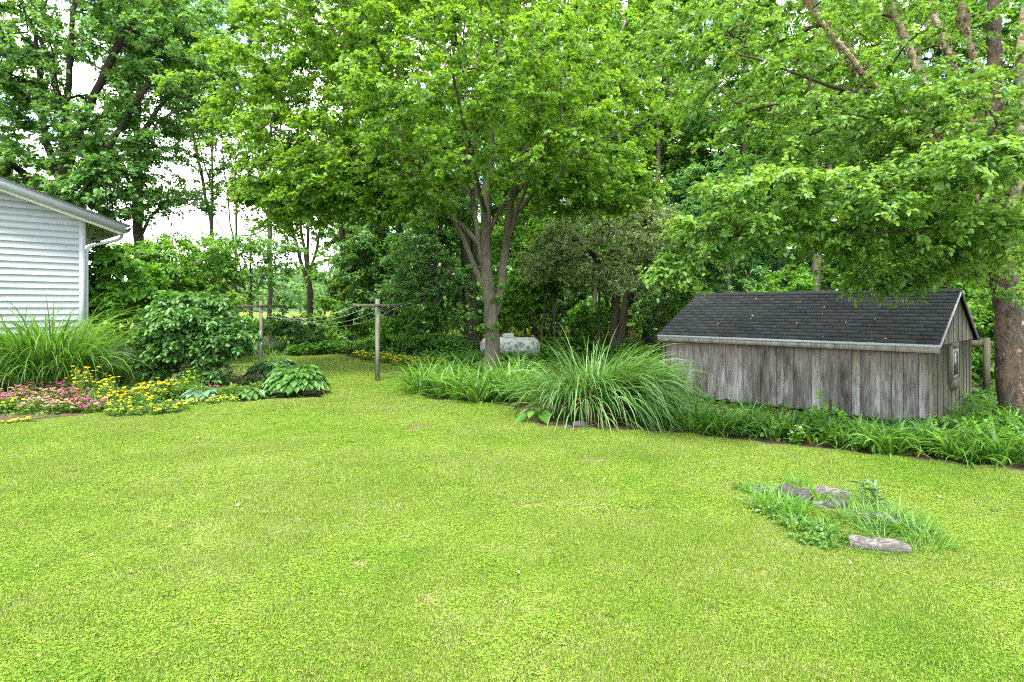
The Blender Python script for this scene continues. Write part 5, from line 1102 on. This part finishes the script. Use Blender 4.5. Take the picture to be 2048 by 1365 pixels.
logo('charred_log', G(1650, 1008, .05), G(1690, 1010, .05), .05, 'short blackened log chunk in the middle of the ring', char)
logo('log', G(1735, 1035, .05), G(1805, 1052, .05), .055, 'weathered log half hidden in grass at the right of the ring')
# ash bed
m = MB(); n = 40; a = np.arange(n) * 6.283 / n; c = G(1655, 1015); r = 1 + .12 * rng.normal(size=n); V = np.stack([c[0] + .30 * r * np.cos(a), c[1] + .22 * r * np.sin(a), 0 * a + .014], 1); V = np.vstack([V, [[c[0], c[1], .03]]]); m.add(V, [[i, (i + 1) % n, n] for i in range(n)]); m.build('ash_patch', gravel, kind='structure', label='grey ash inside the fire ring')
m = MB(); c = G(1400, 968); a = np.arange(n) * 6.283 / n; V = np.stack([c[0] + .34 * r * np.cos(a), c[1] + .10 * r * np.sin(a), 0 * a + .014], 1); V = np.vstack([V, [[c[0], c[1], .02]]]); m.add(V, [[i, (i + 1) % n, n] for i in range(n)]); m.build('ash_patch', gravel, kind='structure', label='grey ash patch left of the fire ring')
def stone(c, s, label, mat=gravel):
    m = MB(); nn = 10; V = []; 
    for i, (zz, rr_) in enumerate(((0, .9), (.35, 1.0), (.75, .8), (1.0, .35))):
        for j in range(nn): t = j * 6.283 / nn; k = rr_ * (1 + .18 * rng.normal()); V.append([s * k * math.cos(t), s * .7 * k * math.sin(t), s * .6 * zz])
    m.add(V, [[i * nn + j, i * nn + (j + 1) % nn, (i + 1) * nn + (j + 1) % nn, (i + 1) * nn + j] for i in range(3) for j in range(nn)]); m.add(np.array(V[-nn:]), [list(range(nn))])
    o = m.build('stone', mat, smooth=True, label=label, cat='stone'); o.location = c
stone(G(1160, 852), .13, 'grey stone at the foot of the big grass clump'); stone(G(1135, 856), .08, 'small grey stone left of the larger one by the grass clump')
for sx, sy, ss in ((1600, 1012, .07), (1640, 1020, .08), (1690, 1022, .06), (1715, 1030, .07), (1590, 1020, .05), (1670, 1002, .07)): stone(G(sx, sy), ss, 'dark sooty stone %s in the fire ring' % {1600: 'right below the charred log', 1640: 'left of the blackened chunk', 1690: 'below the blackened chunk', 1715: 'left of the half hidden log', 1590: 'smallest, under the charred log', 1670: 'behind the blackened chunk'}[sx], char)
stone(G(1625, 1012), .06, 'pale ash crusted stone in the fire ring'); stone(G(1555, 1003), .05, 'small stone at the left of the fire ring')
# weeds round the fire ring
def tuft(px, py, h, n, label, lm='herb', w=.007, group='grass tufts round the fire ring', r=.07):
    c = G(px, py); root = empty('grass_tuft', c, 0, label, 'grass tuft', group); m = MB(); blades(m, np.zeros(3), n, r, h, w, .8, 5, (0, 0), 1.3); m.build('blades', L[lm], root)
for (x, y, h_) in [(1700, 1104, .07), (1725, 1110, .06), (1752, 1114, .07), (1785, 1117, .08), (1812, 1118, .09), (1690, 1092, .12), (1830, 1108, .12), (1560, 1004, .16), (1585, 1010, .14), (1610, 1018, .15), (1640, 1000, .10), (1670, 1004, .11), (1700, 1008, .13), (1520, 998, .12), (1735, 1030, .2), (1810, 1060, .2)]:
    tuft(x, y, h_ * 1.25, 34, 'short grass leaning against the fire ring logs', 'herb', .005, 'short grass against the logs', .05)
for i in range(36):
    t = rng.random() * 6.283; q = rng.uniform(.45, 1.15); x = 1665 + 165 * q * math.cos(t) + 22 * math.sin(t) * q; y = 1030 + 52 * q * math.sin(t) + 25 * math.cos(t) * q
    tuft(x, y, rng.uniform(.10, .22), 38, 'unmown grass tuft growing around the fire ring logs', ['herb', 'lily', 'lime'][i % 3])
for (x, y) in [(1760, 1055), (1780, 1068), (1735, 1050), (1820, 1075), (1850, 1085), (1800, 1050), (1755, 1080), (1840, 1065), (1870, 1100), (1700, 1045)]:
    tuft(x, y, rng.uniform(.18, .28), 60, 'taller grass tuft right of the fire ring', 'lily', group='tall tufts right of the fire ring', r=.10)
for (x, y) in [(1530, 1012), (1560, 1020), (1580, 1028), (1550, 1000), (1600, 1035)]:
    tuft(x, y, .25, 60, 'spiky grass tuft left of the charred log', 'lime', group='tufts left of the charred log')
for i in range(9):
    x, y = rng.uniform(1480, 1880), rng.uniform(965, 1080); g = G(x, y); r_ = empty('grass_stalk', g, 0, 'thin seeding grass stalk standing above the fire ring weeds', 'grass stalk', 'seeding stalks at the fire ring'); m = MB(); a = rng.random() * 6.28; h = rng.uniform(.28, .48); q = np.array([[0, 0, 0], [.02, 0, h * .5], [.05 * math.cos(a), .05 * math.sin(a), h * .85], [.12 * math.cos(a), .12 * math.sin(a), h]]); m.tube(q, [.002, .0016, .0012, .001], 3, cap=False)
    leaves(m, q[[2] * 8] + rng.normal(size=(8, 3)) * .012 + [0, 0, .02], rand_dir(8) + [0, 0, .8], rand_dir(8), .02, 'diamond', .3); m.build('seed_head', L['lime'], r_)
lily(1672, 1050, 'bright lime arching blades in the middle of the fire ring', 12, .30, .014, 'lime', None, name='tall_grass', scale=.6)
herb('young_milkweed', G(1738, 1018), 'upright leafy weed standing above the fire ring', .03, .36, 3, 'bluegreen', .11, None, 0, cat='weed', wr=.2, per=9)
herb('young_milkweed', G(1755, 1022), 'shorter pale leafy weed right of the tallest one at the ring', .02, .28, 2, 'bluegreen', .09, None, 0, cat='weed', wr=.2, per=8)
for i, (x, y) in enumerate([(1500, 985), (1655, 1078), (1620, 1068), (1590, 1052), (1570, 1040), (1545, 1030), (1635, 1090)]):
    herb('creeping_weed', G(x, y), 'round leafed creeping weed spilling from the fire ring', .15, .08, 50, 'lily' if i != 0 else 'herb', .026, None, 0, group='creeping weeds at the fire ring', cat='weed', wr=.95, per=8)
m = MB(); c = [G(*q, .03) for q in ((1985, 935), (1960, 938), (1930, 936), (1900, 925), (1880, 920))]; m.tube([x - c[0] for x in c], .012, 6); o = m.build('stick', bark_dark, label='dark stick lying along the bed edge at right', cat='stick'); o.location = c[0]

# dead leaves and crumbs on the lawn
for i, (x, y, s) in enumerate([(400, 879, 1.6), (470, 1021, .9), (345, 1065, .8), (150, 1072, .8), (262, 1157, .9), (182, 1118, .5), (425, 1264, .8), (76, 1145, .5), (1040, 1160, .6), (1124, 968, .8), (138, 1190, .5), (320, 1045, .7), (215, 1003, .7), (625, 1235, .5), (70, 1330, .5), (1880, 1000, .6), (1700, 1135, .7), (650, 895, 1.0), (475, 935, .8), (410, 960, .8), (950, 1305, .4)]):
    o = bpy.data.objects.new('fallen_leaf', (lme, lme2)[i % 2]); COL.objects.link(o); o.location = tuple(G(x, y) + [0, 0, .045]); o.rotation_euler = (rng.uniform(-.4, .4), rng.uniform(-.4, .4), rng.uniform(0, 6.28)); o.scale = (s * .95,) * 3
    tag(o, 'dry brown leaf lying on the lawn', 'leaf', 'dry leaves on the lawn')

# ------------------------------------------------------------------ lawn grass (stuff: instanced tufts)
def turfmat():
    m, nt = newmat('turf_blade')
    a = N(nt, 'ShaderNodeAttribute', attribute_name='v'); pos = geo_pos(nt)
    f = noise(nt, .50, 6, .66, pos); f2 = noise(nt, 3.4, 5, .65, pos)
    c = ramp(nt, [(0, (.105, .20, .014)), (.35, (.200, .335, .024)), (.75, (.315, .45, .056)), (.92, (.45, .475, .17)), (1, (.54, .50, .28))], a.outputs['Fac'])
    dry = math_(nt, 'MULTIPLY', math_(nt, 'SUBTRACT', math_(nt, 'ADD', math_(nt, 'MULTIPLY', f, .6), math_(nt, 'MULTIPLY', f2, .4)), .49, True), 6.5, True)
    c = mixc(nt, math_(nt, 'MULTIPLY', dry, .85), c, mixc(nt, 1.0, c, (1.36, 1.15, 2.2), 'MULTIPLY'))
    lush = math_(nt, 'MULTIPLY', math_(nt, 'SUBTRACT', .47, f, True), 6.0, True)
    c = mixc(nt, math_(nt, 'MULTIPLY', lush, .75), c, mixc(nt, 1.0, c, (.58, .84, .45), 'MULTIPLY'))
    p = N(nt, 'ShaderNodeBsdfPrincipled'); nt.links.new(c, p.inputs['Base Color']); p.inputs['Roughness'].default_value = .5; p.inputs['Specular IOR Level'].default_value = .25
    t = N(nt, 'ShaderNodeBsdfTranslucent'); nt.links.new(c, t.inputs['Color']); mx = N(nt, 'ShaderNodeMixShader'); mx.inputs[0].default_value = .35
    nt.links.new(p.outputs[0], mx.inputs[1]); nt.links.new(t.outputs[0], mx.inputs[2]); o = N(nt, 'ShaderNodeOutputMaterial'); nt.links.new(mx.outputs[0], o.inputs['Surface']); return m
turf = turfmat()
def turf_patch(kind, R, nb, nc, hgt, bw, cs):
    m = MB()
    if nb:
        a = rng.random(nb) * 6.283; rr = R * np.sqrt(rng.random(nb)); p = np.stack([np.cos(a) * rr, np.sin(a) * rr, 0 * a], 1)
        d = rand_dir(nb); d[:, 2] = .25 + 1.0 * rng.random(nb); d /= np.linalg.norm(d, axis=1)[:, None]
        leaves(m, p, d, rand_dir(nb), hgt * rng.uniform(.5, 1.15, nb), 'diamond', bw / hgt, rng.random(nb) ** 1.2, fold=0, droop=.3)
    if nc:
        a = rng.random(nc) * 6.283; rr = R * np.sqrt(rng.random(nc)); p = np.stack([np.cos(a) * rr, np.sin(a) * rr, hgt * .45 + hgt * .3 * rng.random(nc)], 1)
        nv = np.array([0, 0, 1.]) + rng.normal(size=(nc, 3)) * .3; t0 = rng.random(nc) * 6.283; vv = rng.random(nc) * .6 + .1
        for q in range(3):
            t = t0 + q * 2.094; leaves(m, p, np.stack([np.cos(t), np.sin(t), .1 + 0 * t], 1), nv, cs, 'diamond', .95, vv, fold=.1, droop=-.1)
    me = m.mesh('turf_patch', turf); return bpy.data.objects.new('turf_patch', me)
def scatter(name, label, coll_objs, pts, rots, scl, idx):
    me = bpy.data.meshes.new(name); me.vertices.add(len(pts)); me.vertices.foreach_set('co', pts.astype(np.float32).ravel())
    for nm, ty, arr in (('rz', 'FLOAT', rots), ('sc', 'FLOAT', scl)):
        at = me.attributes.new(nm, ty, 'POINT'); at.data.foreach_set('value', arr.astype(np.float32))
    at = me.attributes.new('pick', 'INT', 'POINT'); at.data.foreach_set('value', idx.astype(np.int32))
    o = bpy.data.objects.new(name, me); COL.objects.link(o); tag(o, label, kind='stuff')
    cl = bpy.data.collections.new(name + '_sources')
    for c in coll_objs: cl.objects.link(c)
    ng = bpy.data.node_groups.new(name, 'GeometryNodeTree'); ng.interface.new_socket('Geometry', in_out='INPUT', socket_type='NodeSocketGeometry'); ng.interface.new_socket('Geometry', in_out='OUTPUT', socket_type='NodeSocketGeometry')
    gi = ng.nodes.new('NodeGroupInput'); go = ng.nodes.new('NodeGroupOutput'); ip = ng.nodes.new('GeometryNodeInstanceOnPoints')
    ci = ng.nodes.new('GeometryNodeCollectionInfo'); ci.inputs['Collection'].default_value = cl; ci.inputs['Separate Children'].default_value = True; ci.inputs['Reset Children'].default_value = True
    def at_(n_, t): q = ng.nodes.new('GeometryNodeInputNamedAttribute'); q.data_type = t; q.inputs['Name'].default_value = n_; return q.outputs['Attribute']
    cx = ng.nodes.new('ShaderNodeCombineXYZ'); lk = ng.links.new
    lk(at_('rz', 'FLOAT'), cx.inputs['Z']); lk(gi.outputs[0], ip.inputs['Points']); lk(ci.outputs[0], ip.inputs['Instance']); ip.inputs['Pick Instance'].default_value = True
    lk(at_('pick', 'INT'), ip.inputs['Instance Index']); lk(cx.outputs[0], ip.inputs['Rotation']); lk(at_('sc', 'FLOAT'), ip.inputs['Scale']); lk(ip.outputs[0], go.inputs[0])
    md = o.modifiers.new('scatter', 'NODES'); md.node_group = ng; return o
def lawn_points(D0, D1, dens, wide=.98):
    n = int((D1 ** 2 - D0 ** 2) * wide * dens); D = np.sqrt(rng.random(n) * (D1 ** 2 - D0 ** 2) + D0 ** 2); X = (rng.random(n) * 2 - 1) * wide * D
    k = pip(X, D, lawn_poly); X, D = X[k], D[k]
    kill = np.zeros(len(X), bool)
    for (bx, by, bw_, bd) in bares: kill |= rng.random(len(X)) < 1.15 * np.exp(-1.15 * (((X - bx) / (bw_ + .03)) ** 2 + ((D - by) / (bd + .03)) ** 2)) * (.88 if by < 7 else 1)
    for (c_, w_, d_) in ((G(1655, 1015), .30, .22), (G(1400, 968), .26, .08)): kill |= (((X - c_[0]) / w_) ** 2 + ((D - c_[1]) / d_) ** 2 < rng.random(len(X)) * 1.2)
    X, D = X[~kill], D[~kill]; return X, D
near_src = [turf_patch('g', .10, 720, 4, .026, .0031, .0065) for _ in range(4)] + [turf_patch('c', .10, 560, 34, .024, .0031, .0076) for _ in range(4)]
for (nm, D0_, D1_, dens, R, sc0, lab) in (('grass_near', 1.6, 5.5, 210, 1, 1.0, 'short grass and clover of the near lawn'), ('grass_middle', 5.5, 10.5, 130, 1, 1.2, 'short grass and clover of the middle lawn'), ('grass_far', 10.5, 27, 60, 1, 1.6, 'short grass of the far lawn')):
    X, D = lawn_points(D0_, D1_, dens); n = len(X)
    cl = vnoise(X, D, 1.6, 11) * .45 + vnoise(X, D, .5, 12) * .35 + rng.random(n) * .22
    idx = np.where(cl > .5, 4 + rng.integers(0, 4, n), rng.integers(0, 4, n))
    src = [bpy.data.objects.new('turf_patch', s.data) for s in near_src]
    scatter(nm, lab, src, np.stack([X, D, np.full(n, .008)], 1), rng.random(n) * 6.283, sc0 * rng.uniform(.8, 1.25, n), idx)

# ------------------------------------------------------------------ labels of repeats that stand in a row
ONES = ['', 'first', 'second', 'third', 'fourth', 'fifth', 'sixth', 'seventh', 'eighth', 'ninth', 'tenth', 'eleventh', 'twelfth', 'thirteenth', 'fourteenth', 'fifteenth', 'sixteenth', 'seventeenth', 'eighteenth', 'nineteenth']
def ordinal(n):
    if n < 20: return ONES[n]
    t, u = divmod(n, 10); return (['twentieth', 'thirtieth', 'fortieth'][t - 2] if u == 0 else ['twenty', 'thirty', 'forty'][t - 2] + '-' + ONES[u])
bygroup = {}
for o in COL.objects:
    if o.get('group') and o.parent is None: bygroup.setdefault((o['group'], o.get('label')), []).append(o)
for (g, lab), os_ in bygroup.items():
    if g in ('clothes lines',) or not 2 <= len(os_) <= 48 or len(lab.split()) > 12: continue
    os_.sort(key=lambda o: o.location.x / max(o.location.y, .1))
    for i, o in enumerate(os_): o['label'] = lab + ', ' + ordinal(i + 1) + ' from left'
